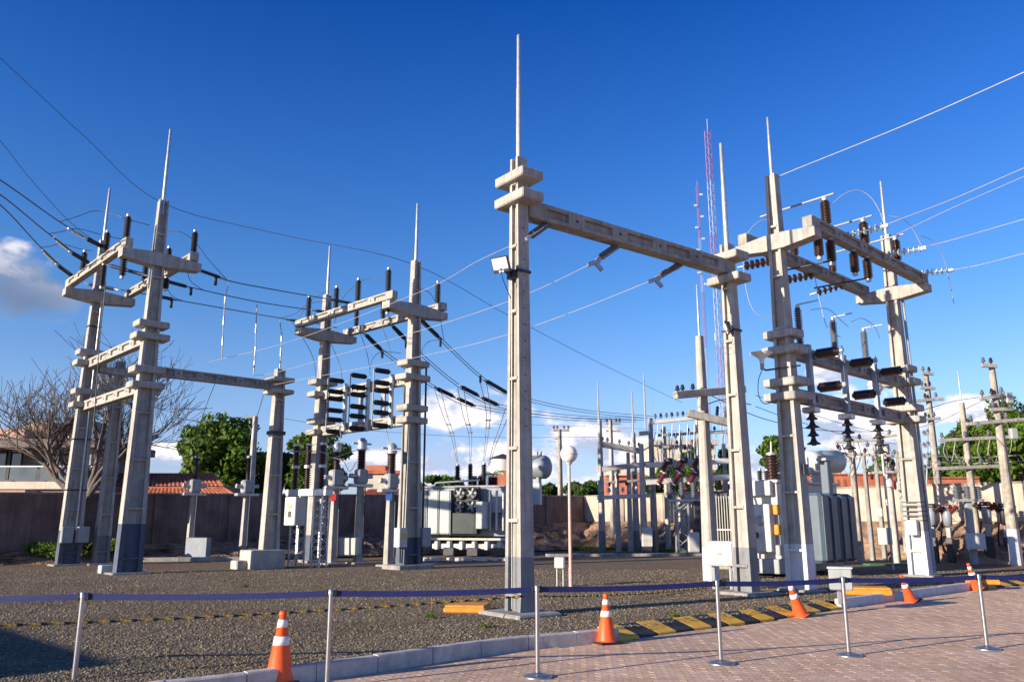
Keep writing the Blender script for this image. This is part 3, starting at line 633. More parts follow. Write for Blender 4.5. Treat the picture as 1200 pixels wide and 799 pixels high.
for k in range(5): strap(gB, V((b2.x, b2.y, 1.55+k*.13)), nB, dB, .50, .36, .03)
mb = MB(); mb.box(b2-dB*.28+Z*1.35, (.3, .22, .42), nB, dB, ch=.02); mb.build('control_box', 'cab', gB)
mb = MB(); mb.box(b1-nB*.30+Z*2.72+dB*.02, (.02, .2, .24), nB, dB); mb.build('sign_plate', 'darkmetal', gB)
tubes(gB, 'conduit', 'cabgrey', [[b2+nB*-.3+dB*.2+Z*.1, b2+nB*-.22+dB*.18+Z*8.2]], .045)
nearB = b1-nB*.9; farB = b1+nB*.86
Lb = (b2-b1).length
for t, dn in ((.9, .0), (3.1, 0), (5.2, 0)):
    p = nearB+dB*t
    part_ins(gB, p+Z*8.75, p+Z*9.40, .065, .125, 10, 'brownins', 'post_insulator')
for t in (.35, 1.0, 2.3, 3.1): part_ins(gB, nearB+dB*t+Z*8.40-Z*.02, nearB+dB*t+Z*7.80, .06, .12, 10, 'brownins', 'post_insulator')
for t in (2.6, 4.9): part_ins(gB, farB+dB*t+Z*8.75, farB+dB*t+Z*9.35, .06, .12, 9, 'brownins', 'post_insulator')
for t in (.9, 3.1, 5.2): tubes(gB, 'bus_tube', 'cabgrey', [[nearB+dB*t-nB*.25+Z*9.52, farB+dB*(t-.05)+Z*9.45]], .028)
for t in (.6, 2.7): tubes(gB, 'bus_tube', 'darkmetal', [[nearB+dB*t-nB*.1+Z*7.72, nearB+dB*(t-.05)+nB*1.3+Z*7.74]], .022)
# disconnectors: a grey bar, brown horizontal insulators and a blade each
for t in (.82, 2.72, 4.6):
    c0 = b1+dB*t-nB*.19; mb = MB(); mb.box(V((c0.x, c0.y, 5.05)), (.12, .16, 1.5), nB, dB, ch=.01); dis = mb.build('disconnector', 'tankgrey', gB)
    for z_ in (5.62, 4.78):
        mb = MB(); ins(mb, c0-nB*.12+Z*(z_-.06)+dB*.12, c0-nB*.72+Z*(z_-.06)+dB*.12, .05, .125, 9, 12); mb.build('insulator', 'brownins', dis)
    tubes(dis, 'blade', 'wire', [[c0-nB*.80+dB*.12+Z*5.68, c0-nB*.80+dB*.12+Z*4.68]], .012)
    for z_ in (5.63, 4.79): mb = MB(); mb.box(c0-nB*.78+dB*.12+Z*(z_-.06), (.10, .10, .12), nB, dB, ch=.02); mb.build('contact', 'cabgrey', dis)
    mb = MB(); ins(mb, b1+dB*t+Z*5.80, b1+dB*t+Z*6.78, .055, .10, 14, 9); mb.build('insulator', 'greyins', dis)
    mb = MB(); mb.box(b1+dB*t+Z*5.78, (.3, .3, .08), nB, dB, ch=.02); mb.cyl(b1+dB*t+Z*6.78, b1+dB*t+Z*6.86, .05); mb.tube([b1+dB*t+Z*6.86, b1+dB*(t+.1)-nB*.5+Z*6.90], .018, 6); mb.build('terminal', 'galv', dis)
    mb = MB(); p = b1+dB*t-nB*.15   # two stacked bell insulators under the lower beam
    for k in range(4):
        z_ = 4.12-k*.20; mb.lathe(p+Z*z_, -Z, [(0, .045), (.03, .055), (.10, .08), (.15, .165 if k % 2 else .14), (.17, .16 if k % 2 else .135), (.18, .06), (.20, .05)], 12)
    mb.build('bell_insulator', 'darkmetal', dis)
    mb = MB(); mb.box(p+Z*4.18, (.34, .3, .14), nB, dB, ch=.02); mb.build('mount', 'galv', dis)
# ================================================================== conductors
def P3(l): return [at(*p) for p in l]
def conductor(name, label, group, pts, r=.019, m='wire', strings=(), twin=0.0, n=8, hard=(), cat='overhead wire', sg=10):
    r = r*.8; c = smooth(P3(pts), n); root = thing(name, label, cat, c[len(c)//2], group=group)
    off = V((0, 0, twin/2))
    for s_ in ((-1, 1) if twin else (0,)):
        mb = MB(); mb.tube([p+off*s_ for p in c], r, 6); mb.build('wire', m, root)
    for a, b, rs, nn_, mm in strings:
        a = at(*a); b = at(*b); mb = MB(); ins(mb, a, b, rs*.5, rs, nn_, sg); mb.build('insulator_string', mm, root)
        d = (b-a).normalized()
        for q, e in ((a, -1), (b, 1)): mb = MB(); mb.cyl(q, q+d*(.16*e), .035, seg=6); mb.build('fitting', 'galv', root)
    for h in hard:
        p = at(*h); mb = MB(); mb.box(p-Z*.08, (.09, .07, .30), E1, ch=.01); mb.build('tension_clamp', 'darkmetal', root)
    return root
GIN = 'incoming lines at the left gantry'
conductor('incoming_line', 'highest of the three incoming wires at the left edge ending in a black string', GIN, [(-60, 178, 19), (0, 211, 21), (70, 260, 24), (118, 288, 26)], strings=[((102, 280, 25.2), (120, 289, 26.1), .075, 14, 'polymer'), ((84, 270, 24.6), (98, 277.5, 25.1), .055, 10, 'cab')], r=.024)
conductor('incoming_line', 'middle of the three incoming wires at the left edge with a hanging jumper', GIN, [(-60, 192, 20), (0, 228, 22), (57, 274, 25), (102, 307, 27.4)], strings=[((84, 296, 26.5), (104, 308, 27.5), .075, 14, 'polymer'), ((66, 281, 25.6), (80, 292.5, 26.3), .055, 10, 'cab')], r=.024)
conductor('incoming_line', 'lowest of the three incoming wires at the left edge above the grey cloud', GIN, [(-60, 200, 21), (0, 240, 23), (48, 290, 26), (88, 326, 28.8)], strings=[((68, 311, 27.6), (88, 326, 28.8), .075, 14, 'polymer'), ((52, 295, 26.4), (65, 307.5, 27.4), .055, 10, 'cab')], r=.024)
GJ = 'curved jumpers over the left gantry'
conductor('jumper', 'curved dark jumper rising over the left gantry to its tallest insulator', GJ, [(70, 260, 24), (90, 254, 24.3), (112, 247, 25), (135, 252, 25), (149, 257, 25), (175, 264, 26)], r=.015, cat='jumper')
conductor('jumper', 'curved dark jumper reaching the second insulator of the left gantry', GJ, [(57, 274, 25), (70, 272, 25.3), (90, 268, 26), (115, 274, 27), (127, 277, 27), (150, 282, 27.5)], r=.015, cat='jumper')
conductor('jumper', 'short curved jumper to the lowest insulator of the left gantry', GJ, [(48, 290, 26), (58, 289, 26.4), (72, 286, 27.5), (95, 292, 29), (108, 294, 30)], r=.015, cat='jumper')
conductor('jumper', 'dark jumper arching from the left gantry down to the right hand wires', GJ, [(197, 271, 26), (212, 272, 26), (228, 283, 26.2), (245, 305, 26.5), (266, 328, 27)], r=.015, cat='jumper')
conductor('jumper', 'dark jumper curling below the right beam of the left gantry', GJ, [(219, 316, 26.6), (224, 330, 27), (240, 341, 27.6)], r=.015, cat='jumper')
conductor('jumper', 'lower dark jumper curling below the right beam of the left gantry', GJ, [(194, 335, 28.5), (202, 347, 28.8), (215, 353, 29)], r=.015, cat='jumper')
conductor('drop_lead', 'long dark lead dropping along the rear pole of the left gantry', None, [(124, 330, 27.5), (122, 352, 27.3), (118, 385, 27.4), (114, 440, 27.8), (108, 520, 28)], r=.02, cat='lead')
GS = 'wires spanning from the left gantry to the middle gantry'
conductor('span_wire', 'uppermost wire spanning left gantry to middle gantry', GS, [(222, 313, 26.5), (268, 329, 27), (330, 341, 27.8), (382, 350, 28.5), (420, 357, 29)], strings=[((226, 314, 26.5), (258, 325, 26.8), .075, 16, 'polymer'), ((388, 351, 28.6), (414, 356, 28.9), .07, 14, 'polymer')], hard=[(253, 327, 26.8)], r=.024)
conductor('span_wire', 'middle wire spanning left gantry to middle gantry', GS, [(120, 309, 29), (195, 329, 28.3), (225, 337, 28.5), (298, 353, 29), (362, 363, 30), (400, 369, 30.5)], strings=[((128, 311, 29), (168, 322, 28.6), .07, 14, 'polymer'), ((193, 329, 28.3), (219, 336, 28.4), .075, 15, 'polymer'), ((370, 364, 30), (396, 368, 30.4), .07, 14, 'polymer')], hard=[(224, 339, 28.4)], r=.024)
conductor('span_wire', 'lowest wire spanning left gantry to middle gantry', GS, [(100, 332, 30.5), (182, 347, 29.8), (215, 353, 30), (330, 373, 31), (365, 378, 31.5), (395, 384, 32)], strings=[((104, 333, 30.5), (135, 339, 30.2), .07, 12, 'polymer'), ((176, 345, 30), (203, 351, 30), .075, 15, 'polymer'), ((340, 375, 31.2), (366, 378, 31.5), .07, 13, 'polymer')], hard=[(201, 354, 29.9)], r=.024)
GD = 'pale drop leads over the left side beam'
for lb, pts in (('pale drop lead nearest the left gantry with its end above the beam', [(268, 332, 27), (264, 350, 27), (262, 380, 27.2), (260, 421, 27.5)]), ('pale drop lead in the middle hanging to the long beam', [(301, 357, 29), (300, 385, 28.6), (299, 415, 28.2), (297, 441, 28)]), ('pale drop lead hanging beside the short concrete pole', [(328, 376, 31), (330, 395, 30), (329, 415, 29), (328, 437, 28.5)])):
    r_ = conductor('drop_lead', lb, GD, pts, r=.022, m='wirepale', cat='lead')
    for k in (.35, .62, .8):
        q = smooth(P3(pts), 8); p = q[int(k*len(q))]; mb = MB(); mb.cyl(p-Z*.16, p+Z*.16, .032, seg=6); mb.build('spacer', 'galv', r_)
GR = 'twin wires from the middle gantry towards the far gantry'
conductor('twin_wire', 'uppermost twin wire running from the middle gantry behind the foreground pole', GR, [(486, 366, 28), (516, 397, 29), (563, 441, 33), (597, 462, 36), (680, 481, 41), (765, 489, 44)], twin=.13, r=.018, strings=[((493, 375, 28.2), (514, 395, 29), .085, 15, 'polymer'), ((570, 446, 33.6), (594, 460, 35.7), .085, 15, 'polymer')], hard=[(516, 399, 29), (563, 442, 33)])
conductor('twin_wire', 'middle twin wire running from the middle gantry behind the foreground pole', GR, [(456, 377, 29.5), (476, 399, 30.3), (535, 450, 33), (584, 475, 36), (670, 488, 41), (755, 491, 44)], twin=.13, r=.018, strings=[((460, 382, 29.7), (475, 397, 30.2), .085, 14, 'polymer'), ((541, 453, 33.3), (560, 463, 34.4), .085, 13, 'polymer'), ((565, 466, 34.8), (583, 474, 36), .085, 13, 'polymer')], hard=[(476, 401, 30.3)])
conductor('twin_wire', 'lowest twin wire running from the middle gantry behind the foreground pole', GR, [(424, 388, 31), (448, 411, 31.8), (508, 453, 34), (556, 476, 36.5), (660, 490, 41), (745, 493, 44)], twin=.13, r=.018, strings=[((429, 392, 31.1), (447, 410, 31.7), .085, 14, 'polymer'), ((512, 455, 34.2), (531, 464, 35), .085, 13, 'polymer'), ((537, 467, 35.4), (555, 475, 36.4), .085, 13, 'polymer')], hard=[(448, 413, 31.8)])
GJM = 'jumpers around the middle gantry'
for lb, pts in (('thin jumper arching over the middle gantry from its left wire to the tallest insulator', [(392, 378, 30.5), (400, 352, 30), (418, 333, 29), (435, 326, 28), (449, 329, 27.8)]), ('thin jumper arching past the left pole top of the middle gantry', [(350, 372, 31.5), (365, 352, 31), (386, 340, 30.4), (402, 338, 30), (416, 342, 29.6)]), ('thin jumper curving left of the middle gantry from the lowest wire', [(327, 373, 31), (345, 368, 31), (362, 356, 31), (383, 353, 31), (388, 354, 31)]), ('curved jumper right of the middle gantry main pole', [(492, 338, 28), (505, 345, 28.3), (514, 365, 28.6), (520, 398, 29)]), ('thick short jumper under the right string of the middle gantry', [(477, 440, 28.5), (489, 422, 28.8), (500, 402, 29), (514, 398, 29)]), ('jumper looping below the middle string of the middle gantry', [(434, 432, 30), (437, 420, 30.2), (448, 412, 31), (470, 414, 31.5)]), ('curved lead falling from the middle gantry beam to its second disconnector', [(416, 378, 30), (424, 395, 29.6), (431, 418, 29), (434, 440, 28.6)]), ('curved lead falling from the middle gantry beam to its first disconnector', [(386, 400, 31), (392, 412, 31), (399, 430, 31), (401, 449, 30.5)]), ('outer lead falling from the left wire end to the disconnector bank', [(343, 378, 31.3), (356, 398, 31.5), (367, 420, 31.8), (371, 450, 32)]), ('lead hanging from the middle gantry upper right beam', [(446, 365, 28), (449, 385, 28), (456, 405, 28), (459, 425, 28)])):
    conductor('jumper', lb, GJM, pts, r=.014, cat='jumper')
GT = 'pale twin leads down to the left transformer bushings'
for lb, pts in (('leftmost pale twin lead down to the left transformer', [(513, 457, 34.2), (521, 485, 35), (530, 510, 36), (536, 541, 37)]), ('second pale twin lead down to the left transformer', [(540, 455, 33.3), (545, 485, 34.6), (551, 510, 36), (551, 541, 37)]), ('third pale twin lead down to the left transformer', [(566, 446, 33.6), (572, 480, 35), (571, 505, 36), (567, 540, 37)]), ('dark curved twin lead behind the foreground pole reaching the transformer', [(596, 478, 36.5), (588, 500, 37), (580, 520, 37.4), (573, 545, 37.6)])):
    q = smooth(P3(pts), 8); root = thing('twin_lead', lb, 'lead', q[len(q)//2], group=GT); mc = 'wirepale' if 'pale' in lb else 'wire'
    for s_ in (-1, 1):
        mb = MB(); mb.tube([p+V((s_*(.11*(1-k/len(q))+.02), 0, 0)) for k, p in enumerate(q)], .014, 6); mb.build('wire', mc, root)
    for k in (.5, .62): p = q[int(k*len(q))]; mb = MB(); mb.box(p, (.26, .05, .06), ch=.01); mb.build('spacer', 'galv', root)
conductor('shield_wire', 'thin dark shield wire from the upper left over the tall pole tops to the right', 'shield wires', [(-30, 40, 20), (30, 96, 21.5), (100, 161, 23.2), (190, 238, 25), (330, 275, 26.4), (482, 309, 27.6), (600, 372, 33), (700, 424, 39), (800, 472, 46)], r=.013, m='wire', n=6)
conductor('shield_wire', 'thin dark shield wire ending at the rear pole of the left gantry', 'shield wires', [(-30, 133, 24), (0, 165, 25), (40, 215, 27), (84, 262, 28.5), (122, 290, 29.5)], r=.013)
GPL = 'wires leaving the foreground portal to the left'
def pstr(label, a, b, pts, clamp=None):
    r_ = conductor('portal_line', label, GPL, pts, r=.0085, m='wirepale', strings=[(a, b, .075, 20, 'greyins')], cat='overhead wire', sg=12)
    if clamp:
        for k in (0, 1):
            p = at(*clamp)+V((.10*k, 0, -.09*k)); mb = MB(); mb.box(p, (.20 if k else .28, .07, .08), V((.6, 0, -.7 if k else .2)), ch=.012); mb.build('tension_clamp', 'steel', r_)
pstr('portal wire held by the grey string nearest the tall foreground pole', (652, 255, 15.2), (621, 277, 14.5), [(654, 253, 15.3), (621, 277, 14.5), (560, 306, 16.2), (490, 343, 18.5), (340, 400, 24), (245, 424, 27.3)])
pstr('portal wire held by the grey string under the middle of the long beam', (729, 284, 16.4), (703, 302, 15.8), [(733, 281, 16.5), (697, 307, 15.6), (560, 366, 18.5), (340, 432, 25), (298, 440, 27.6)], (696, 308, 15.6))
pstr('portal wire held by the grey string near the second portal pole', (800, 308, 17.6), (773, 323, 17), [(805, 305, 17.7), (768, 327, 16.8), (560, 402, 20), (340, 447, 26), (320, 450, 27.8)], (767, 328, 16.8))
# right hand side
GRL = 'lines leaving the right gantry to the right'
conductor('outgoing_line', 'thick pale wire from the very top of the right gantry to the upper right corner', GRL, [(913, 208, 19.2), (924, 202, 19), (1060, 147, 16.5), (1200, 85, 14.5), (1290, 44, 13.5)], r=.016, m='wirepale')
def disc_string(label, a, b, wire_pts, n=7, m='glassins'):
    root = thing('outgoing_line', label, 'overhead wire', at(*a), group=GRL); A = at(*a); B = at(*b); d = (B-A).normalized(); Lg = (B-A).length
    for k in range(n):
        mb = MB(); p = A+d*(Lg*(k+.3)/n); mb.lathe(p, d, [(0, .03), (.02, .045), (.045, .10), (.06, .105), (.062, .03), (Lg/n*.85, .022)], 12); mb.build('glass_disc', m, root)
    mb = MB(); mb.cyl(A-d*.12, A, .03, seg=6); mb.build('fitting', 'galv', root); mb = MB(); mb.box(B+d*.02, (.2, .06, .09), d, ch=.01); mb.build('tension_clamp', 'steel', root)
    mb = MB(); mb.tube(smooth(P3(wire_pts), 6), .009, 6); mb.build('wire', 'wirepale', root); return root
disc_string('glass disc string and wire nearest the sky top of the right gantry', (990, 277, 20.8), (1036, 265, 20.0), [(1037, 264, 20), (1060, 255, 19.5), (1120, 232, 18), (1200, 197, 16.5), (1290, 160, 15)])
disc_string('glass disc string and wire in the middle of the right gantry', (1038, 299, 22), (1080, 291, 21.3), [(1081, 290, 21.3), (1120, 280, 20.5), (1200, 257, 19), (1290, 232, 18)])
disc_string('glass disc string and wire at the lowest right end of the near beam', (1072, 321, 23.2), (1112, 317, 22.6), [(1112, 317, 22.6), (1150, 310, 22), (1200, 297, 21), (1290, 275, 20)])
conductor('outgoing_line', 'faint pale wire to the right edge just below the upper disc string', GRL, [(1048, 276, 22), (1120, 242, 20), (1200, 207, 18), (1290, 168, 16)], r=.011, m='wirepale')
GPJ = 'pale jumpers on the right gantry'
for lb, pts in (('pale jumper arching above the right gantry near beam', [(976, 238, 20), (990, 227, 20), (1006, 223, 20), (1020, 231, 20), (1030, 246, 20), (1036, 262, 20)]), ('pale jumper arching beside the rear pole top of the right gantry', [(1042, 253, 21), (1056, 256, 21), (1068, 266, 21.2), (1080, 288, 21.3)]), ('pale jumper arching at the right end of the near beam', [(1078, 276, 22), (1092, 282, 22.2), (1103, 296, 22.4), (1110, 315, 22.6)]), ('pale jumper curving left of the right gantry first pole', [(901, 256, 20.6), (886, 262, 20.6), (875, 276, 20.6), (871, 294, 20.8), (873, 330, 21), (880, 358, 21), (893, 371, 21), (925, 374, 21), (948, 364, 21)]), ('pale jumper looping between the upper insulators of the lower beam', [(950, 363, 20), (970, 362, 20.5), (985, 375, 21), (994, 383, 21.2)]), ('pale jumper looping behind the second tall grey insulator', [(996, 378, 21), (1010, 373, 21.6), (1024, 382, 22), (1031, 396, 22.4)]), ('pale dashed lead hanging from the right end clamp', [(1110, 318, 22.6), (1114, 335, 22.6), (1118, 356, 22.6)]), ('pale lead falling from the far beam behind the insulators', [(955, 325, 21.5), (960, 350, 21), (970, 385, 20.8), (985, 395, 21)])):
    conductor('jumper', lb, GPJ, pts, r=.012, m='wirepale', cat='jumper')
for lb, a, b in (('brown disc string behind the first pole of the right gantry', (903, 306, 21), (872, 312, 21.6)), ('brown disc string under the far beam of the right gantry', (953, 322, 22.2), (922, 328, 22.8)), ('brown disc string under the rear end of the far beam', (988, 334, 23.5), (957, 343, 24))):
    root = thing('disc_string', lb, 'insulator string', at(*a), group='brown disc strings under the far beam'); A = at(*a); B = at(*b); d = (B-A).normalized(); Lg = (B-A).length
    for k in range(5): mb = MB(); mb.lathe(A+d*(Lg*k/5), d, [(0, .03), (.03, .06), (.06, .13), (.08, .13), (.085, .03), (Lg/5*.95, .03)], 12); mb.build('disc', 'brownins', root)
    mb = MB(); mb.tube([B, B+d*.2], .03, 6); mb.build('fitting', 'galv', root)
# background wires low in the sky
for i, (lb, pts) in enumerate((('faint low wire crossing behind the middle gantry disconnectors', [(330, 490, 45), (420, 503, 46), (560, 512, 47), (700, 512, 48)]), ('low wire behind the right gantry sloping to the right', [(885, 463, 30), (930, 478, 31), (1000, 500, 33), (1060, 512, 34)]), ('second low wire behind the right gantry', [(885, 476, 30), (930, 492, 31), (1000, 512, 33), (1050, 520, 34)]), ('wire from the white based pole to the far right pole', [(830, 462, 22.3), (900, 492, 25), (980, 505, 28), (1080, 500, 33), (1165, 463, 31)]), ('wire dropping from the left side beam to the first small post', [(252, 449, 27.4), (240, 480, 29), (233, 505, 31), (230, 536, 33)]), ('wire dropping from the left side beam to the second small post', [(311, 455, 28), (302, 485, 30), (293, 508, 32), (286, 540, 33.8)]))):
    conductor('service_wire', lb, 'thin service wires', pts, r=.015)

# ================================================================== post mounted equipment
def column(parent, p, h, w0, w1, m='concrete', name='column'):
    mb = MB(); a, b = E1, E2; p = V((p[0], p[1], 0)); vs = []
    for z_, w_ in ((-.05, w0), (h, w1)):
        for x, y in ((-1, -1), (1, -1), (1, 1), (-1, 1)): vs.append(p+a*(x*w_/2)+b*(y*w_/2)+Z*z_)
    mb.add(vs, [(3, 2, 1, 0), (4, 5, 6, 7)]+[(i, (i+1) % 4, 4+(i+1) % 4, 4+i) for i in range(4)]); return mb.build(name, m, parent)
def instr(label, bx, by, zt_plat, z_i0, z_i1, m='polymer', capm='galv', box=False, rs=.17, hc=.32, group='instrument transformers on concrete posts', tank='cabgrey', w=(.27, .19), arms=True):
    p = G(bx, by); root = thing('instrument_transformer', label, 'instrument transformer', p, group=group)
    column(root, p, zt_plat, w[0], w[1]); footing(root, p, E1, E2, .7, .6, .06)
    q = V((p.x, p.y, zt_plat)); mb = MB(); mb.box(q+Z*.06, (.95, .3, .12), E1, E2, ch=.02); mb.build('mounting_arm', 'galv', root)
    mb = MB(); hh = z_i0-zt_plat-.12; mb.box(q+Z*(.12+hh/2), (.44, .40, hh), E1, E2, ch=.05); tk = mb.build('tank', tank, root)
    for s_ in (-1, 1): mb = MB(); mb.cyl(q+E1*(s_*.2)+Z*(.12+hh*.5), q+E1*(s_*.48)+Z*(.12+hh*.55), .09, seg=10); mb.build('terminal_box', 'galv', tk)
    part_ins(root, V((p.x, p.y, z_i0)), V((p.x, p.y, z_i1)), rs*.72, rs, 11, m, cap=False, seg=12)
    mb = MB(); c = V((p.x, p.y, z_i1)); mb.lathe(c, Z, [(0, rs*1.1), (hc*.2, rs*1.15), (hc*.75, rs*1.1), (hc, rs*.5)], 12)
    hd = mb.build('head', capm, root)
    if arms:
        for s_ in (-1, 1): mb = MB(); mb.cyl(c+Z*hc*.5, c+Z*hc*.5+E1*(s_*.4), .035, seg=8); mb.build('terminal', 'galv', hd)
    mb = MB(); mb.tube([V((p.x+.2, p.y-.15, zt_plat)), V((p.x+.2, p.y-.18, zt_plat*.55)), V((p.x+.22, p.y-.2, .3))], .025, 6); mb.build('conduit', 'darkmetal', root)
    if box: mb = MB(); mb.box(V((p.x+box[0], p.y-.3, box[1])), box[2], (1, -.15, 0), ch=.02); mb.build('control_box', box[3], root)
    return root
instr('slim post with black bushing and a low grey box, left of the concrete block', 221, 656, 2.5, 3.15, 4.0, rs=.10, hc=.12, box=(.45, .5, (.9, .35, .75), 'tankgrey'), arms=False)
instr('slim post with black bushing in front of the green tree', 284, 655, 2.5, 3.15, 4.05, rs=.10, hc=.12, arms=False)
instr('instrument transformer with a short brown insulator and a red tag on its post', 389, 661, 2.65, 3.35, 4.0, 'brownins', rs=.13, hc=.35)
instr('middle and tallest of the brown instrument transformers, with a cabinet at its foot', 419, 660, 2.75, 3.4, 4.15, 'brownins', rs=.17, hc=.42, box=(-.25, .62, (.75, .4, .6), 'cab'))
instr('instrument transformer closest to the middle gantry main pole, blue plate on its post', 455, 663, 2.5, 3.15, 3.85, 'brownins', rs=.17, hc=.38)
for p_, mm in ((G(389, 661), 'sign_red'), (G(455, 663), 'sign_blue')):
    mb = MB(); mb.box(V((p_.x-.02, p_.y-.25, 2.35)), (.22, .02, .26), (1, 0, 0)); rt = thing('number_plate', 'small red marker plate on the post of the brown instrument transformer' if mm == 'sign_red' else 'small blue marker plate on the post next to the middle gantry', 'plate', (p_.x, p_.y-.25, 2.35)); mb.build('plate', mm, rt)
# circuit breaker: three pole columns on a steel frame with lattice legs
def lattice(parent, p, z0, z1, w, X_, Y_, m='galv', name='lattice_leg', n=8, r=.022):
    mb = MB(); c = [V((p[0], p[1], 0))+X_*(sx*w/2)+Y_*(sy*w/2) for sx, sy in ((-1, -1), (1, -1), (1, 1), (-1, 1))]
    for q in c: mb.box(q+Z*((z0+z1)/2), (r*2, r*2, z1-z0), X_, Y_)
    for i in range(4):
        a, b = c[i], c[(i+1) % 4]
        for k in range(n):
            za, zb_ = z0+(z1-z0)*k/n, z0+(z1-z0)*(k+1)/n
            A, B = (a, b) if k % 2 else (b, a); mb.tube([A+Z*za, B+Z*zb_], r*.6, 4, False)
    return mb.build(name, m, parent)
cb = G(358, 664); br = thing('circuit_breaker', 'three pole circuit breaker with stacked brown insulators on lattice legs and a pale cabinet', 'circuit breaker', cb)
cd = V((.90, -.44, 0)); cn = V((.44, .90, 0))
zf = 2.35
for s_ in (-.42, .55):
    p = cb+cd*(s_*1.0); lattice(br, p, -.05, zf, .36, cd, cn, n=9)
mb = MB(); mb.box(cb+cd*0+Z*(zf+.13), (1.75, .42, .24), cd, cn, ch=.02); mb.build('frame', 'galv', br)
for s_ in (-.66, -.12, .5):
    p = cb+cd*s_+Z*(zf+.25)
    part_ins(br, p, p+Z*.72, .07, .125, 8, 'brownins', cap=False, seg=12)
    mb = MB(); mb.cyl(p+Z*.72, p+Z*.82, .14, seg=12); mb.build('joint', 'galv', br)
    part_ins(br, p+Z*.82, p+Z*1.5, .08, .135, 8, 'brownins', cap=False, seg=12)
    mb = MB(); mb.cyl(p+Z*1.5, p+Z*1.58, .12, seg=12); mb.build('terminal', 'galv', br)
mb = MB(); mb.box(cb-cn*.35-cd*.28+Z*1.85, (.48, .55, .95), cd, cn, ch=.02); cb_ = mb.build('cabinet', 'cab', br)
mb = MB(); mb.box(cb-cn*.635-cd*.28+Z*2.0, (.16, .012, .10), cd, cn); mb.build('warning_label', 'sign_yellow', cb_)
mb = MB(); mb.box(cb-cn*.635-cd*.28+Z*1.75, (.12, .012, .2), cd, cn); mb.build('inspection_window', 'sign_black', cb_)
conductor('bus_conductor', 'thin pale conductor linking the breaker and the instrument transformers', None, [(338, 529, 27.6), (375, 529, 28), (390, 536, 28.6), (420, 527, 29), (455, 527, 28.2), (470, 527, 27.5)], r=.018, m='wirepale', cat='conductor')
conductor('jumper', 'pale loop between brown instrument transformers', GJM, [(389, 536, 28.8), (402, 540, 28.8), (410, 552, 28.8), (418, 540, 28.8)], r=.015, m='wirepale', cat='jumper')
conductor('jumper', 'pale loop from the gantry lower beam down to the breaker', GJM, [(398, 500, 29), (399, 512, 29), (395, 522, 28.6), (385, 532, 28.4)], r=.015, m='wirepale', cat='jumper')
conductor('jumper', 'second pale loop from the gantry lower beam to the transformers', GJM, [(450, 495, 28.2), (454, 508, 28.4), (455, 515, 28.5), (455, 523, 28.5)], r=.015, m='wirepale', cat='jumper')

# ================================================================== power transformers
def tpt(o, r_, b_, x, y, z): return o+r_*x+b_*y+Z*z
# left transformer
o1 = V((-4.85, 37.2, 0)); r1 = V((.955, -.296, 0)); k1 = V((.296, .955, 0))
t1 = thing('power_transformer', 'large grey transformer with pale radiator panels and four round fans behind the middle gantry', 'transformer', o1+r1*2.5)
def B1(x, y, z, sx, sy, sz, name, m, parent=None, ch=.02):
    mb = MB(); mb.box(tpt(o1, r1, k1, x, y, z), (sx, sy, sz), r1, k1, ch=ch); return mb.build(name, m, parent or t1)
B1(2.6, 1.3, 1.9, 4.0, 1.5, 2.1, 'tank', 'tankgrey'); B1(2.7, 1.3, 3.0, 4.1, 1.6, .1, 'tank_cover', 'cabgrey')
for k in range(4): B1(.32+k*.56, .05, 1.88, .53, .34, 1.9, 'radiator', 'radpale', ch=.05)
for k in range(5): B1(.04+k*.56, .04, 1.88, .03, .36, 1.92, 'radiator_seam', 'tankgrey', ch=0)
B1(2.95, .12, 1.40, 1.15, .5, .9, 'fan_housing', 'tankdark')
fh = B1(2.95, .22, 2.4, 1.15, .3, 1.15, 'fan_panel', 'tankdark')
for fx in (-.28, .28):
    for fz in (2.12, 2.70):
        c = tpt(o1, r1, k1, 2.95+fx, .05, fz); mb = MB(); mb.lathe(c, -k1, [(0, .26), (.14, .26), (.15, .24), (.10, .22), (.09, .02)], 20); f_ = mb.build('fan', 'darkmetal', t1)
        mb = MB(); mb.lathe(c-k1*.12, -k1, [(0, .09), (.05, .08), (.07, .03)], 12); mb.build('hub', 'radpale', f_)
        mb = MB()
        for q in range(5):
            a_ = q*2*PI/5; d_ = r1*math.cos(a_)+Z*math.sin(a_); mb.box(c-k1*.11+d_*.15, (.16, .09, .012), d_, (d_.cross(k1)+k1*.4))
        mb.build('fan_blades', 'cabgrey', f_)
cbx = B1(3.80, -.1, 1.75, .5, .5, 1.15, 'control_cabinet', 'radpale')
B1(4.35, .2, 2.2, .5, .5, .7, 'tap_changer', 'tankgrey'); B1(4.9, .6, 1.6, .35, .6, 1.6, 'marshalling_box', 'cabgrey')
for k in range(3): mb = MB(); mb.cyl(tpt(o1, r1, k1, 4.1+.3*k, -.05, 1.1), tpt(o1, r1, k1, 4.1+.3*k, -.05, 2.8), .055, seg=8); mb.build('pipe', 'cab', t1)
B1(2.4, .5, .72, 4.6, .25, .10, 'skid_rail', 'cab'); B1(3.0, .2, .42, 3.3, .2, .22, 'skid_beam', 'cab')
for k in range(6): B1(1.6+.58*k, .1, .46, .16, .3, .36, 'skid_bracket', 'cab')
for k in range(3): B1(2.2+1.1*k, .8, .2, .5, 1.8, .35, 'wheel_plinth', 'darkmetal')
B1(.9, .7, .80, 2.0, .06, .05, 'pipe', 'cab')
for px_, hh in ((536, .85), (551, .9), (567, .92)):
    p = at(px_, 566, 38.2); part_ins(t1, V((p.x, p.y, 3.12)), V((p.x, p.y, 3.15+hh)), .08, .14, 12, 'polymer', 'bushing')
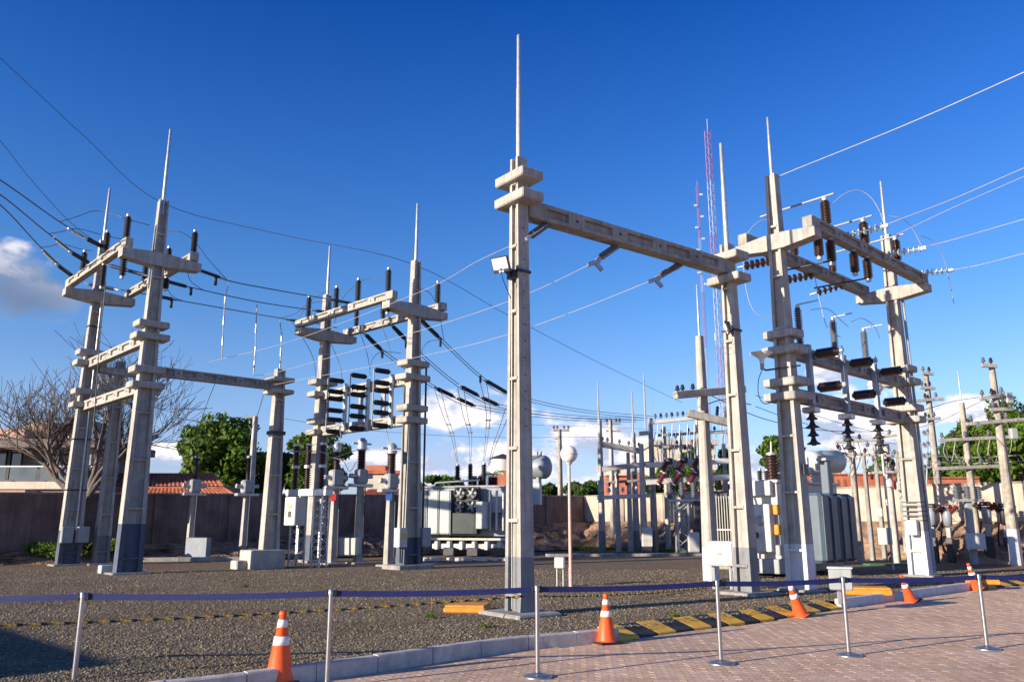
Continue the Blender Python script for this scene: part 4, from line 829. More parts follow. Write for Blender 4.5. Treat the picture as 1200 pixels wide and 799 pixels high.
for px_ in (556, 563, 575, 580): p = at(px_, 566, 38.8); part_ins(t1, V((p.x, p.y, 3.1)), V((p.x, p.y, 3.5)), .10, .16, 4, 'red', 'low_voltage_bushing')
mb = MB(); a_ = at(510, 566, 37.0); b_ = at(562, 562, 37.6); mb.tube([a_, b_], .05, 6); mb.build('pipe', 'cab', t1)
mb = MB(); ca = at(606, 548, 38.8); cb2 = at(641, 547, 37.9); dd = (cb2-ca).normalized(); Lc = (cb2-ca).length
mb.lathe(ca, dd, [(0, .1), (.02, .35), (.1, .48), (.2, .54), (Lc-.1, .54), (Lc, .48), (Lc+.08, .35), (Lc+.1, .05)], 22); cons = mb.build('conservator', 'tankgrey', t1)
for t_ in (.3, 1.2): mb = MB(); q = ca+dd*t_; mb.box(V((q.x, q.y, (q.z-.4+2.9)/2)), (.12, .5, q.z-.4-2.9), r1, k1); mb.build('support', 'cabgrey', t1)
for t_ in (.2, .7, 1.1, 1.3): mb = MB(); q = ca+dd*t_+Z*.5; mb.cyl(q, q+Z*.22, .07, seg=8); mb.build('valve', 'cabgrey', cons)
p = at(628, 600, 37.9); mb = MB(); mb.box(V((p.x, p.y, 2.7)), (.5, .4, 1.0), r1, k1, ch=.03); mb.build('relay_box', 'radpale', t1)
WB = ['first white block from the left, small, below the radiators', 'long white block second from the left below the radiators', 'third white block from the left on the gravel', 'long white block below the round fans', 'short white block just right of the fans', 'long white block under the control cabinet', 'white block under the tap changer of the left transformer', 'last white block before the foreground pole']
for k in range(8):
    q = G(497+k*13.5+rng.normal()*2, 657, 0); mb = MB(); mb.box(V((q.x, q.y, .06)), (.46 if k % 2 else .2, .2, .14), (1, -.1+.1*rng.normal(), 0), ch=.02); mb.build('concrete_block', 'kerbwhite', None, label=WB[k], cat='concrete block', group='white blocks before the left transformer')
# right transformer
o2 = G(917, 677); t2 = thing('power_transformer', 'cream transformer with dark blue grey radiator panels behind the right gantry pole', 'transformer', o2+E1*1.5)
def B2(x, y, z, sx, sy, sz, name, m, parent=None, ch=.02):
    mb = MB(); mb.box(tpt(o2, E1, E2, x, y, z), (sx, sy, sz), E1, E2, ch=ch); return mb.build(name, m, parent or t2)
B2(1.9, .75, 1.55, 3.7, 1.45, 2.1, 'tank', 'cab'); B2(1.9, .75, 2.64, 3.85, 1.6, .09, 'tank_cover', 'cab')
B2(1.9, .8, .3, 3.9, 1.5, .4, 'skid', 'cabgrey')
B2(-.09, .55, 2.45, .2, .9, .42, 'terminal_chamber', 'cab'); B2(-.16, .45, 1.35, .3, .7, 1.3, 'control_cabinet', 'cab'); B2(-.14, 1.2, 1.6, .25, .35, 1.7, 'cable_box', 'cab')
for k in range(3): B2(-.1, -.02+.0*k, .75+.55*k, .2, .14, .28, 'drain_valve', 'orangeblk' if k else 'cabgrey')
mb = MB(); mb.tube([tpt(o2, E1, E2, -.34, .75, .2), tpt(o2, E1, E2, -.34, .75, 2.1), tpt(o2, E1, E2, -.1, .75, 2.2)], .04, 8); mb.build('pipe', 'cab', t2)
mb = MB(); mb.lathe(tpt(o2, E1, E2, -.3, .4, 1.55), -E1, [(0, .14), (.06, .14), (.08, .1)], 14); mb.build('gauge', 'cabgrey', t2)
mb = MB(); mb.lathe(tpt(o2, E1, E2, -.3, .55, 1.15), -E1, [(0, .09), (.2, .09), (.22, .04)], 10); mb.build('valve', 'darkmetal', t2)
for k in range(4):
    x = 1.15+.52*k+(.1 if k > 1 else 0); r_ = B2(x, -.55, 1.35, .44, .55, 1.95, 'radiator', 'radblue', ch=.09)
    B2(x+.0, -.84, 1.35, .34, .03, 1.75, 'radiator_face', 'radblue', r_, ch=.012)
for z_ in (.6, 2.1): B2(1.98, -.2, z_, 2.0, .12, .12, 'header_pipe', 'radblue')
p = at(906, 566, o2.y+1.1)
part_ins(t2, V((p.x, p.y, 2.68)), V((p.x, p.y, 3.45)), .14, .22, 7, 'brownins', 'bushing', seg=14)
mb = MB(); mb.tube([V((p.x, p.y, 3.5)), V((p.x+.02, p.y, 3.85))], .03, 6); mb.build('terminal', 'galv', t2)
for px_ in (891, 899): q = at(px_, 566, o2.y+1.2); part_ins(t2, V((q.x, q.y, 2.68)), V((q.x, q.y, 3.0)), .05, .09, 5, 'polymer', 'low_voltage_bushing')
ca = at(946, 541, o2.y+2.0); cb3 = at(981, 541, o2.y+3.0); dd = (cb3-ca).normalized(); Lc = (cb3-ca).length
mb = MB(); mb.lathe(ca, dd, [(0, .1), (.02, .28), (.08, .36), (Lc-.05, .36), (Lc+.02, .3), (Lc+.04, .05)], 24); mb.build('conservator', 'radpale', t2)
for t_ in (.4, 1.1): q = ca+dd*t_; mb = MB(); mb.box(V((q.x, q.y, (q.z-.38+2.6)/2)), (.1, .3, q.z-.38-2.6), E1, E2); mb.build('support', 'cabgrey', t2)
q = at(969, 566, o2.y+.9); mb = MB(); mb.box(V((q.x, q.y, 2.75)), (.24, .24, 1.1), E1, E2, ch=.02); mb.build('bushing_turret', 'radblue', t2)
mb = MB(); mb.box(V((q.x, q.y, 3.3)), (.5, .3, .08), E1, E2, ch=.01); mb.build('turret_cover', 'cabgrey', t2)
# finned cooler behind the white based pole
fc0 = at(838, 640, 27.5); fc0.z = 0; fin = thing('finned_cooler', 'white finned transformer cooler behind the white based pole', 'cooler', fc0)
fd = V((.93, -.36, 0)); fn = V((.36, .93, 0))
for k in range(11): mb = MB(); mb.box(fc0+fd*(.06+.083*k)+Z*1.45, (.022, .55, 1.75), fd, fn, ch=.005); mb.build('fin', 'cab', fin)
mb = MB(); mb.box(fc0+fd*.48+fn*.45+Z*1.4, (1.0, .5, 1.7), fd, fn, ch=.02); mb.build('tank', 'cab', fin)
mb = MB(); mb.box(fc0+fd*.48-fn*.29+Z*1.25, (1.0, .03, .05), fd, fn); mb.build('rail', 'cab', fin)
mb = MB(); mb.box(fc0+fd*.48+fn*.3+Z*.28, (.95, .7, .6), fd, fn, ch=.02); mb.build('plinth', 'concrete_grey', fin)
# ================================================================== far structures, poles, masts
def rpole(parent, p, h, w0=.34, w1=.18, m='concrete_pale', paint=None, ph=1.0, name='pole'):
    p = V((p[0], p[1], 0))
    def seg(z0, z1, nm, mm):
        mb = MB(); vs = []
        for z_ in (z0, z1):
            w_ = w0+(w1-w0)*max(0, z_)/h; c = w_*.12
            for x, y in ((-1, -1), (1, -1), (1, 1), (-1, 1)):
                for (a, b) in (((c, 0), (0, c)) if x*y < 0 else ((0, c), (c, 0))): vs.append(p+E1*(x*(w_/2-a))+E2*(y*(w_*.42-b))+Z*z_)
        # order the corner points round the outline
        def rg(o):
            pts = vs[o:o+8]; cc = sum(pts, V())/8; return sorted(range(o, o+8), key=lambda i: math.atan2(vs[i].y-cc.y, vs[i].x-cc.x))
        a, b = rg(0), rg(8); mb.add(vs, [tuple(a[::-1]), tuple(b)]+[(a[i], a[(i+1) % 8], b[(i+1) % 8], b[i]) for i in range(8)]); return mb.build(nm, mm, parent)
    if paint: seg(-.1, ph, 'painted_base', paint); return seg(ph, h, name, m)
    return seg(-.1, h, name, m)
def arm(parent, a, b, h=.14, w=.12, m='concrete_pale', name='crossarm'):
    a = V(a); b = V(b); mb = MB(); mb.box((a+b)/2, ((b-a).length, w, h), b-a, ch=.015); return mb.build(name, m, parent)
def pin(parent, p, h=.28, r=.09, m='brownins', down=False, name='pin_insulator'):
    mb = MB(); d = -Z if down else Z; mb.lathe(V(p), d, [(0, .025), (h*.3, .03), (h*.35, r), (h*.5, r*.9), (h*.55, r*.75), (h*.8, r*.7), (h, .03)], 8); return mb.build(name, m, parent)
# white based pole with two cross arms in front of the far gantry
pW = G(834, 680); gW = thing('utility_pole', 'square concrete pole with white base and two cross arms beside the second portal pole', 'utility pole', pW, group='square concrete line poles')
rpole(gW, pW, Zof(394, pW.y), .40, .20, 'concrete', 'paint_white', Zof(641, pW.y))
arm(gW, at(791, 463, 21.6), at(872, 456, 22.9), .2, .18, 'concrete'); arm(gW, at(806, 484, 22.2), at(862, 497, 22.2), .2, .18, 'concrete_grey')
rod(gW, pW+Z*Zof(394, pW.y), Zof(333, pW.y)-Zof(394, pW.y), .025)
for x, y in ((794, 460), (800, 459), (812, 458), (858, 455), (866, 454)): pin(gW, at(x, y, 22)+Z*.0, .2, .07, 'polymer')
for x in (826, 840, 850, 858): part_ins(gW, at(x, 489, 22.4), at(x+1, 476, 22.4), .03, .06, 6, 'greyins', 'pin_insulator', cap=False, seg=8)
conductor('service_wire', 'short black tensioner wire right of the cross arm pole', 'thin service wires', [(818, 470, 22.3), (826, 474, 22.6), (850, 468, 24), (880, 474, 26)], r=.02)
# grey control cabinet on the white base
cx = at(845, 648, 19.6); cab_ = thing('control_cabinet', 'cream steel cabinet on short legs in front of the white based pole', 'cabinet', (cx.x, cx.y, 0))
mb = MB(); mb.box(cx, (.62, .40, .56), (.93, -.36, 0), ch=.02); cbody = mb.build('body', 'cab', cab_)
mb = MB(); mb.box(cx-V((.36, .93, 0))*.21, (.54, .012, .48), (.93, -.36, 0), ch=.004); mb.build('door', 'cab', cbody)
mb = MB(); mb.box(cx-V((.36, .93, 0))*.222+Z*.0-V((.03, 0, 0)), (.10, .006, .02), (.93, -.36, 0)); mb.build('label_plate', 'cabgrey', cbody)
for s_ in (-.2, .2): mb = MB(); mb.box(V((cx.x+.93*s_, cx.y-.36*s_, (cx.z-.28)/2)), (.07, .07, cx.z-.28), (.93, -.36, 0)); mb.build('leg', 'cabgrey', cab_)
for k in range(3): q = at(856+k*4, 668, 19.4); mb = MB(); mb.tube([V((q.x, q.y, .0)), V((q.x, q.y, .5)), V((q.x-.1, q.y+.1, cx.z-.2))], .022, 6); mb.build('cable_conduit', 'wirepale', cab_)
# far distribution gantry (poles with white rails, red insulators, recloser)
oD = G(706, 645); Yd = oD.y-2.0; gD = thing('distribution_gantry', 'distant low gantry with white rails and red insulators before the sunlit wall', 'gantry', (oD.x, Yd, 0))
def dp(px, Y=None): q = at(px, 600, Y or Yd); q.z = 0; return q
for px, yt, YY, mm in ((705, 492, Yd, 'concrete_pale'), (766, 490, Yd, 'concrete_grey'), (745, 507, Yd+1.5, 'concrete_pale'), (754, 520, Yd-.5, 'concrete_pale')):
    q = dp(px, YY); rpole(gD, q, Zof(yt, YY), .32, .2, mm, 'paint_grey', 1.0)
for px, y0, y1 in ((704, 492, 447), (760, 492, 437), (745, 508, 458)): q = dp(px); rod(gD, q+Z*Zof(y0, Yd), Zof(y1, Yd)-Zof(y0, Yd), .035, 'cabgrey')
for a, b, hh, mm in (((702, 520, Yd), (754, 529, Yd), .28, 'concrete_grey'), ((700, 550, Yd), (765, 543, Yd), .26, 'concrete_pale'), ((757, 545, Yd-.6), (866, 539, Yd-.6), .26, 'cab'), ((757, 565, Yd-.6), (866, 558, Yd-.6), .26, 'cab'), ((700, 583, Yd), (768, 580, Yd), .2, 'cab'), ((762, 495, Yd), (822, 489, Yd), .18, 'cab'), ((748, 508, Yd-.3), (760, 507, Yd-.3), .2, 'concrete_pale')):
    arm(gD, at(*a), at(*b), hh, .2, mm, 'rail')
for k in range(8): q = at(706+k*8, 580-.4*k, Yd-.2); pin(gD, q+Z*.05, .3, .1, 'cab')
for k in range(9): q = at(768+k*6.5, 491-.6*k, Yd-.1); pin(gD, q, .28, .09, 'brownins' if k % 2 else 'greyins')
for x, y in ((779, 547), (797, 546), (815, 544), (775, 562), (793, 562), (811, 561)):
    q = at(x-3, y+5, Yd-1.2); q2 = at(x+3, y-7, Yd-1.2); part_ins(gD, q, q2, .085, .155, 5, 'red', 'bushing', seg=10)
    mb = MB(); mb.box(q2+V((.1, .1, 0)), (.22, .3, .3), E1, ch=.03); mb.build('switch_body', 'darkmetal', gD)
for x in (771, 777, 788, 797, 806, 814): tubes(gD, 'vertical_lead', 'cab', [[at(x, 497, Yd-.4), at(x-1, 520, Yd-.4), at(x+1, 541, Yd-.5)]], .03)
for x in (706, 712, 726, 737, 749): q = at(x, 519+(x-702)*.16, Yd-.1); pin(gD, q+Z*.1, .25, .09, 'greyins')
for px, yt, YY in ((724, 545, Yd+.8), (738, 530, Yd+1), (782, 500, Yd+1.2), (800, 505, Yd+2), (822, 486, Yd+1), (852, 520, Yd+2)):
    q = dp(px, YY); rpole(gD, q, Zof(yt, YY), .26, .16, 'concrete_grey' if px % 2 else 'concrete_pale', name='rear_post')
for a, b in (((770, 510, Yd+1), (862, 505, Yd+1)), ((772, 524, Yd+1), (826, 521, Yd+1)), ((700, 566, Yd+.8), (760, 562, Yd+.8)), ((786, 578, Yd+.6), (832, 576, Yd+.6))):
    A_, B_ = at(*a), at(*b); arm(gD, A_, B_, .14, .12, 'concrete_grey', 'rail')
    for k in range(6): pin(gD, A_.lerp(B_, (k+.4)/6)+Z*.05, .26, .09, ('brownins', 'greyins', 'red')[k % 3], down=k % 2 == 1)
for k in range(12):
    x = 768+k*8; c_y = 528+(k % 4)*6; tubes(gD, 'curved_lead', 'wirepale' if k % 2 else 'wire', [smooth([at(x, 506, Yd+.4), at(x-3+2*(k % 3), c_y, Yd+.2), at(x+3, 545+(k % 3)*5, Yd-.2)], 4)], .02)
# tank switchgear with lattice stand
q = dp(805, Yd-2.5); sw = thing('switchgear', 'dark switchgear on a lattice stand below the red insulators', 'switchgear', q)
lattice(sw, q-V((.25, 0, 0)), -.05, 2.35, .5, V((1, 0, 0)), V((0, 1, 0)), 'cabgrey', n=6, r=.04)
mb = MB(); mb.box(q+V((.55, 0, 1.2)), (.55, .5, 2.4), (1, 0, 0), ch=.03); mb.build('tank', 'darkmetal', sw)
mb = MB(); mb.box(q+V((.2, -.2, .55)), (.5, .3, .9), (1, 0, 0), ch=.03); mb.build('cabinet', 'cab', sw)
mb = MB(); mb.box(q+V((.1, 0, 2.42)), (1.9, .4, .12), (1, 0, 0), ch=.03); mb.build('frame', 'galv', sw)
for k in range(4): c = q+V((-.75+.55*k, 0, 2.5)); part_ins(sw, c, c+Z*.75, .07, .15, 6, 'brownins' if k == 3 else 'greyins', 'bushing', cap=False)
for k in range(3): mb = MB(); c = q+V((-.9+.35*k, -.2, 2.25)); mb.tube([c+V((.12*math.cos(a_), 0, .12*math.sin(a_)-.1)) for a_ in np.linspace(PI, 2*PI, 8)], .025, 5); mb.build('loop', 'cabgrey', sw)
ml = dp(778, Yd-1); cbk = thing('control_cabinet', 'small pale cabinet at the foot of the distant gantry', 'cabinet', dp(757, Yd-1)); c = dp(757, Yd-1); mb = MB(); mb.box(c+Z*.75, (.5, .4, .9), ch=.03); mb.build('body', 'cab', cbk); mb = MB(); mb.box(c+Z*.15, (.4, .3, .34)); mb.build('stand', 'darkmetal', cbk)
# thin posts standing behind the far gantry
for lb, px, yb, yt, Y in (('thin concrete pole with short cross arms behind the far gantry', 718, 640, 492, 46), ):
    q = at(px, 600, Y); q.z = 0; g = thing('utility_pole', lb, 'utility pole', q, group='poles behind the wall'); rpole(g, q, Zof(yt, Y), .3, .2, 'concrete_pale')
    for yy in (496, 505): arm(g, at(px-8, yy, Y), at(px+9, yy, Y), .1, .1, 'concrete_grey')
    for x_ in (-7, -3, 4, 8): pin(g, at(px+x_, 495, Y), .25, .09, 'greyins')
q = at(657, 600, 62); q.z = 0; g = thing('utility_pole', 'distant T shaped street pole beyond the wall beside the round lamp', 'utility pole', q, group='poles behind the wall'); rpole(g, q, Zof(503, 62), .42, .26, 'wood'); arm(g, at(648, 504, 62), at(667, 504, 62), .18, .14, 'concrete_grey'); arm(g, at(650, 514, 62), at(657, 514, 62), .1, .1, 'concrete_grey')
for x_ in (649, 653, 661, 666): pin(g, at(x_, 503, 62), .3, .12, 'greyins')
q = at(292, 600, 45); q.z = 0; g = thing('utility_pole', 'tapered pale pole with a short cap before the green trees at left', 'utility pole', q, group='poles behind the wall'); rpole(g, q, Zof(488, 45), .42, .24, 'concrete_pale'); arm(g, at(288, 489, 45), at(301, 488, 45), .12, .14, 'concrete_grey')
# lattice radio masts
def mast(label, px, ytop, Y, wd, bands, px2=None):
    q = at(px, 560, Y); q.z = 0; H = Zof(ytop, Y); g = thing('radio_mast', label, 'radio mast', q, group='lattice radio masts beyond the trees')
    z0 = 0; nb_ = bands
    for k in range(nb_):
        za, zb_ = H*k/nb_, H*(k+1)/nb_; mm = 'mastred' if k % 2 == (nb_+1) % 2 else 'mastwhite'; n = max(3, int((zb_-za)/(wd*1.3)))
        lattice(g, q, za, zb_, wd, V((.87, .5, 0)), V((-.5, .87, 0)), mm, 'lattice_section', n, r=wd*.06)
    mb = MB(); mb.cyl(q+Z*H, q+Z*(H+wd*3), wd*.08, seg=5); mb.build('aerial', 'mastwhite', g); return g, q, H
g, q, H = mast('tall red and white lattice radio mast behind the portal beam', 852, 153, 190, 1.05, 7)
for z_, s_ in ((.62, 1), (.45, -1), (.30, 1)): mb = MB(); mb.box(q+V((s_*1.0, -.6, H*z_)), (.5, .3, 2.0), ch=.05); mb.build('panel_antenna', 'mastwhite', g)
g, q, H = mast('shorter thin lattice radio mast with side antennas left of the tall one', 835, 218, 210, .5, 6)
for k in range(9): mb = MB(); mb.box(q+V(((-1)**k*.8, -.5, H*(.97-.035*k))), (.9, .25, .6), ch=.05); mb.build('antenna', 'mastwhite', g)
# poles at the right
def upole(label, pxb, yb, yt, arms, paint=None, Y=None, m='wood', w0=.36, hgt=None):
    q = G(pxb, yb) if Y is None else at(pxb, 600, Y); q.z = 0; g = thing('utility_pole', label, 'utility pole', q, group='poles at the right edge'); H = Zof(yt, q.y); rpole(g, q, H, w0, .2, m, paint, 1.25)
    for (xa, xb, ya, yb_, n_) in arms:
        a = at(xa, ya, q.y-.2); b = at(xb, yb_, q.y-.2); arm(g, a, b, .13, .12, 'concrete_grey')
        for k in range(n_): pin(g, a.lerp(b, (k+.3)/n_)+Z*.05, .26, .08, 'brownins' if k % 2 else 'greyins')
    return g, q, H
g, q, H = upole('tall leaning pole with small upper cross arms right of the right gantry', 1103, 650, 436, [(1080, 1094, 437, 438, 2), (1078, 1096, 454, 455, 2), (1068, 1106, 470, 467, 3), (1072, 1102, 492, 490, 3)], Y=36)
g, q, H = upole('thin pole with a needle rod and pale rails between the two right poles', 1142, 643, 472, [(1100, 1182, 516, 512, 6), (1098, 1170, 549, 546, 6)], Y=31.5, w0=.3); rod(g, q+Z*H, 1.3, .02)
g, q, H = upole('nearest right edge pole with white painted base and four cross arms', 1192, 662, 427, [(1150, 1168, 428, 429, 2), (1148, 1182, 467, 462, 3), (1160, 1188, 480, 479, 2), (1132, 1215, 497, 490, 4)], 'paint_white', w0=.42)
for z_ in (4.6, 5.9): mb = MB(); mb.box(q+V((.35, -.2, z_)), (.26, .2, .4), ch=.03); mb.build('service_box', 'cabgrey', g)
conductor('service_wire', 'thin wires strung level between the right edge poles', 'thin service wires', [(1085, 533, 33), (1130, 536, 33), (1180, 534, 32), (1240, 530, 31)], r=.016, m='wirepale')
conductor('service_wire', 'second thin wire strung between the right edge poles', 'thin service wires', [(1085, 540, 33), (1130, 543, 33), (1180, 541, 32), (1240, 538, 31)], r=.016, m='wirepale')
conductor('service_wire', 'wire from the right gantry rear pole to the nearest right edge pole', 'thin service wires', [(1062, 487, 24), (1090, 478, 27), (1118, 470, 29), (1150, 465, 30.5)], r=.016)
for k, (x0, x1) in enumerate(((1108, 1120), (1120, 1134), (1148, 1160), (1160, 1172), (1172, 1186))):
    conductor('drop_lead', ['thin curled lead %s under the right edge rails' % w_ for w_ in ('first from the left', 'second from the left', 'right of the needle rod pole', 'left of the white based edge pole', 'beside the white based edge pole')][k], 'curled leads at the right edge', [(x0, 515, 33), (x0-2, 530, 33), ((x0+x1)/2, 541, 33), (x1-2, 528, 33), (x1, 513, 33)], r=.014, m='wirepale', cat='lead')
# reclosers standing on posts
def recloser(label, px, yb, yt, Y=None, red=True, m='tankgrey'):
    q = G(px, yb); root = thing('recloser', label, 'recloser', q, group='reclosers on posts along the right wall')
    zt = Zof(yt+30, q.y); mb = MB(); mb.box(q+Z*(zt/2), (.16, .16, zt), E1, ch=.01); mb.build('post', 'cabgrey', root)
    mb = MB(); mb.box(q+Z*(zt*.36), (.22, .24, zt*.7), E1, ch=.02); mb.build('post_cover', 'darkmetal', root)
    c = q+Z*(zt+.35); mb = MB(); mb.lathe(c-Z*.3, Z, [(0, .08), (.05, .15), (.5, .17), (.62, .12)], 12); mb.build('tank', m, root)
    for s_ in (-1, 1): part_ins(root, c+Z*.2+E2*(s_*.1), c+Z*.42+E2*(s_*.38), .07, .12, 4, 'red' if red and s_ < 0 else 'brownins', 'bushing', cap=False)
    mb = MB(); mb.box(c+Z*.42, (.3, .34, .16), E1, ch=.03); mb.build('cover', 'red' if red else 'darkmetal', root)
    mb = MB(); mb.tube(smooth([c+E2*.2-Z*.2, q+E2*.3+Z*(zt*.6), q+E2*.15+Z*.3], 4), .03, 6); mb.build('cable', 'rubber', root)
recloser('dark capped recloser just right of the right gantry rear pole', 1097, 659, 587, red=False)
recloser('recloser with a red top beside the dark capped one', 1116, 659, 588)
recloser('recloser with a reddish top right of the hanging white box', 1163, 660, 585)
recloser('dark recloser half hidden behind the white based edge pole', 1184, 660, 587, red=False, m='darkmetal')
c = at(1143, 634, 29.8); g = thing('control_cabinet', 'pale box hanging on a dark post between the reclosers', 'cabinet', (c.x, c.y, 0)); mb = MB(); mb.box(c, (.62, .4, .56), (.9, -.44, 0), ch=.02); mb.build('body', 'cab', g); mb = MB(); mb.box(V((c.x+.05, c.y+.3, 1.1)), (.2, .2, 2.3), ch=.01); mb.build('post', 'cabgrey', g)
mb = MB(); mb.box(V((c.x, c.y+.15, 2.25)), (1.1, .12, .10)); mb.build('crossarm', 'cabgrey', g)
for k in range(3): part_ins(g, V((c.x-.4+.4*k, c.y+.15, 2.3)), V((c.x-.4+.4*k, c.y+.15, 2.75)), .07, .12, 5, 'greyins', 'bushing', cap=False)
# rack of small insulators seen through the right gantry
rk = thing('busbar_rack', 'crowded rack of pale rails and small insulators seen through the right gantry', 'busbar rack', at(1030, 640, 30)); rk.location.z = 0
for px, yt, yb, mm in ((1004, 514, 636, 'wood'), (1046, 520, 655, 'concrete_pale')):
    q = at(px, 600, 31); q.z = 0; rpole(rk, q, Zof(yt, 31), .26, .2, mm)
for xa, ya, xb, yb_ in ((978, 518, 1030, 515), (985, 531, 1062, 535), (972, 526, 1008, 538), (1018, 554, 1060, 552), (1030, 512, 1066, 508)):
    a = at(xa, ya, 30.6); b = at(xb, yb_, 30.6); arm(rk, a, b, .10, .10, 'concrete_pale', 'rail'); n_ = int((xb-xa)/8)
    for k in range(n_): pin(rk, a.lerp(b, (k+.4)/n_)+(Z*.03 if k % 2 else -Z*.03), .22, .08, ('brownins', 'greyins', 'cab')[k % 3], down=(k % 2 == 0))
for xa, ya, xb, yb_ in ((985, 531, 1000, 560), (1020, 520, 1032, 552), (1050, 535, 1060, 556), (1012, 532, 1016, 552), (1035, 534, 1044, 550)):
    tubes(rk, 'lead', 'wirepale', [smooth([at(xa, ya, 30.4), at((xa+xb)/2-4, (ya+yb_)/2+4, 30.4), at(xb, yb_, 30.4)], 4)], .016)
for px, py, s_ in ((1037, 628, .45), (1030, 600, .24)):
    c = at(px, py, 29.6); mb = MB(); mb.box(c, (s_, s_*.6, s_*1.3), (.93, -.36, 0), ch=.02); mb.build('control_box', 'cab', rk)
for k in range(4): c = at(1042+k*5, 566+k*2, 30.2); mb = MB(); mb.box(c, (.16, .2, .3), ch=.03); mb.build('fuse_box', 'red' if k % 2 else 'cab', rk)
for px, yt in ((1018, 530), (1032, 520), (1058, 528), (1070, 545)):
    q = at(px, 600, 33); q.z = 0; rpole(rk, q, Zof(yt, 33), .2, .14, 'concrete_grey', name='rear_post')
for k in range(10):
    x = 978+k*9; tubes(rk, 'curved_lead', 'wire' if k % 2 else 'wirepale', [smooth([at(x, 517+k % 3*4, 30.8), at(x+4, 534, 30.5), at(x-2, 552+k % 3*3, 30.8)], 4)], .014)
q = at(1087, 552, 38); g = thing('insulator_cluster', 'small stacked insulator fitting above the red brick wall', 'insulator', q)
for yy in (508, 522, 535, 548):
    a = at(1082, yy+2, 38); b = at(1093, yy-2, 38); arm(g, a, b, .08, .08, 'cabgrey'); [pin(g, a.lerp(b, t), .22, .09, 'greyins') for t in (.1, .5, .9)]
mb = MB(); mb.cyl(at(1086, 570, 38), at(1087, 500, 38), .04, seg=6); mb.build('stem', 'cabgrey', g)
conductor('shield_wire', 'cable along the right yard wall above the soil bank', None, [(560, 496, 46), (700, 500, 46), (800, 505, 42)], r=.012)

# ------------------------------------------------------------------ lamps on the right gantry
p = at(893, 426, 18.9); dsh = thing('dish_lamp', 'upward flared white dish lamp held out left of the right gantry', 'lamp', p)
mb = MB(); mb.lathe(p, Z, [(0, .05), (.10, .06), (.16, .12), (.24, .26), (.26, .27), (.25, .25), (.18, .10)], 18); mb.build('shade', 'globe', dsh); mb = MB(); mb.cyl(p-Z*.14, p+Z*.05, .05, seg=8); mb.build('socket', 'cabgrey', dsh)
mb = MB(); mb.tube([p-Z*.12, p+V((.12, .1, -.14)), at(938, 428, 19.0)], .025, 6); mb.build('bracket_arm', 'darkmetal', dsh)
mb = MB(); mb.tube(smooth([p-Z*.14, at(889, 445, 18.9), at(889, 462, 18.9), at(896, 473, 18.9), at(912, 468, 19.1)], 5), .010, 5); mb.build('cable', 'rubber', dsh)
p = at(1026, 452, 27); dsh = thing('globe_lamp', 'white shell shaped lamp seen between the two lower beams of the right gantry', 'lamp', p)
mb = MB(); mb.ball(p, .26, 18, 10); mb.build('globe', 'globe', dsh); mb = MB(); mb.cyl(V((p.x, p.y, 0)), p-Z*.2, .04, seg=8); mb.build('pole', 'galv', dsh); mb = MB(); mb.lathe(p-Z*.05, Z, [(0, .27), (.03, .275), (.06, .27)], 18); mb.build('rim', 'cabgrey', dsh)
# round street lamp
q = G(669, 687); gl = thing('globe_lamp', 'white globe lamp on a thin pink pole in the middle of the yard', 'lamp', q); zc = Zof(532, q.y)
mb = MB(); mb.cyl(q+Z*.45, q+Z*(zc-.2), .042, .035, 10); mb.build('pole', 'pinkpole', gl); mb = MB(); mb.cyl(q-Z*.05, q+Z*.45, .05, seg=10); mb.build('pole_base', 'pinkpole', gl)
mb = MB(); mb.ball(q+Z*zc, .215, 22, 14); mb.build('globe', 'globe', gl); mb = MB(); mb.lathe(q+Z*(zc-.015), Z, [(0, .217), (.005, .222), (.025, .222), (.03, .217)], 22); mb.build('seam', 'cab', gl)
mb = MB(); mb.lathe(q+Z*(zc-.26), Z, [(0, .05), (.06, .09)], 12); mb.build('collar', 'cab', gl)
# meter boxes
c = at(656, 659, 20.5); g = thing('meter_box', 'small white box on two thin legs left of the globe lamp', 'meter box', (c.x, c.y, 0)); mb = MB(); mb.box(c, (.24, .16, .26), (.95, -.3, 0), ch=.015); mb.build('box', 'cab', g)
for s_ in (-.07, .08): mb = MB(); mb.cyl(V((c.x+s_, c.y, 0)), V((c.x+s_, c.y, c.z-.12)), .018, seg=6); mb.build('leg', 'galv', g)
c = at(985, 678, 16.2); g = thing('meter_box', 'grey box on a post behind the second stanchion from the right', 'meter box', (c.x, c.y, 0)); mb = MB(); mb.box(c, (.42, .30, .40), (.93, -.36, 0), ch=.02); mb.build('box', 'cabgrey', g)
mb = MB(); mb.box(c+Z*.21, (.46, .34, .03), (.93, -.36, 0), ch=.01); mb.build('lid', 'cab', g); mb = MB(); mb.box(V((c.x-.05, c.y, (c.z-.2)/2)), (.06, .06, c.z-.2)); mb.build('post', 'cabgrey', g)
# yellow covers on the gravel
def cover(label, px, py, sx, sy, sz, m, ang=0.0, lid=True, g='painted covers lying on the yard'):
    q = G(px, py); X_ = V((math.cos(ang), math.sin(ang), 0)); root = thing('pit_cover', label, 'cover', q, group=g)
    mb = MB(); mb.box(q+Z*(sz*.35), (sx, sy, sz*.7), X_, ch=.02); mb.build('frame', m, root); mb = MB(); mb.box(q+Z*(sz*.85), (sx*.94, sy*.94, sz*.3), X_, ch=.015); mb.build('lid', m, root)
cover('flat yellow pit cover on the gravel left of the foreground pole', 548, 716, .74, .62, .13, 'orangeblk', -.15)
cover('yellow block cover behind the kerb right of the grey meter box', 1016, 696, .95, .6, .16, 'orangeblk', -.25)
cover('small yellow cover partly behind the rightmost cone', 1152, 684, .7, .4, .14, 'orangeblk', -.2)
cover('small orange cover far back before the soil bank', 1029, 640, 1.2, .5, .12, 'orangeblk', 0)
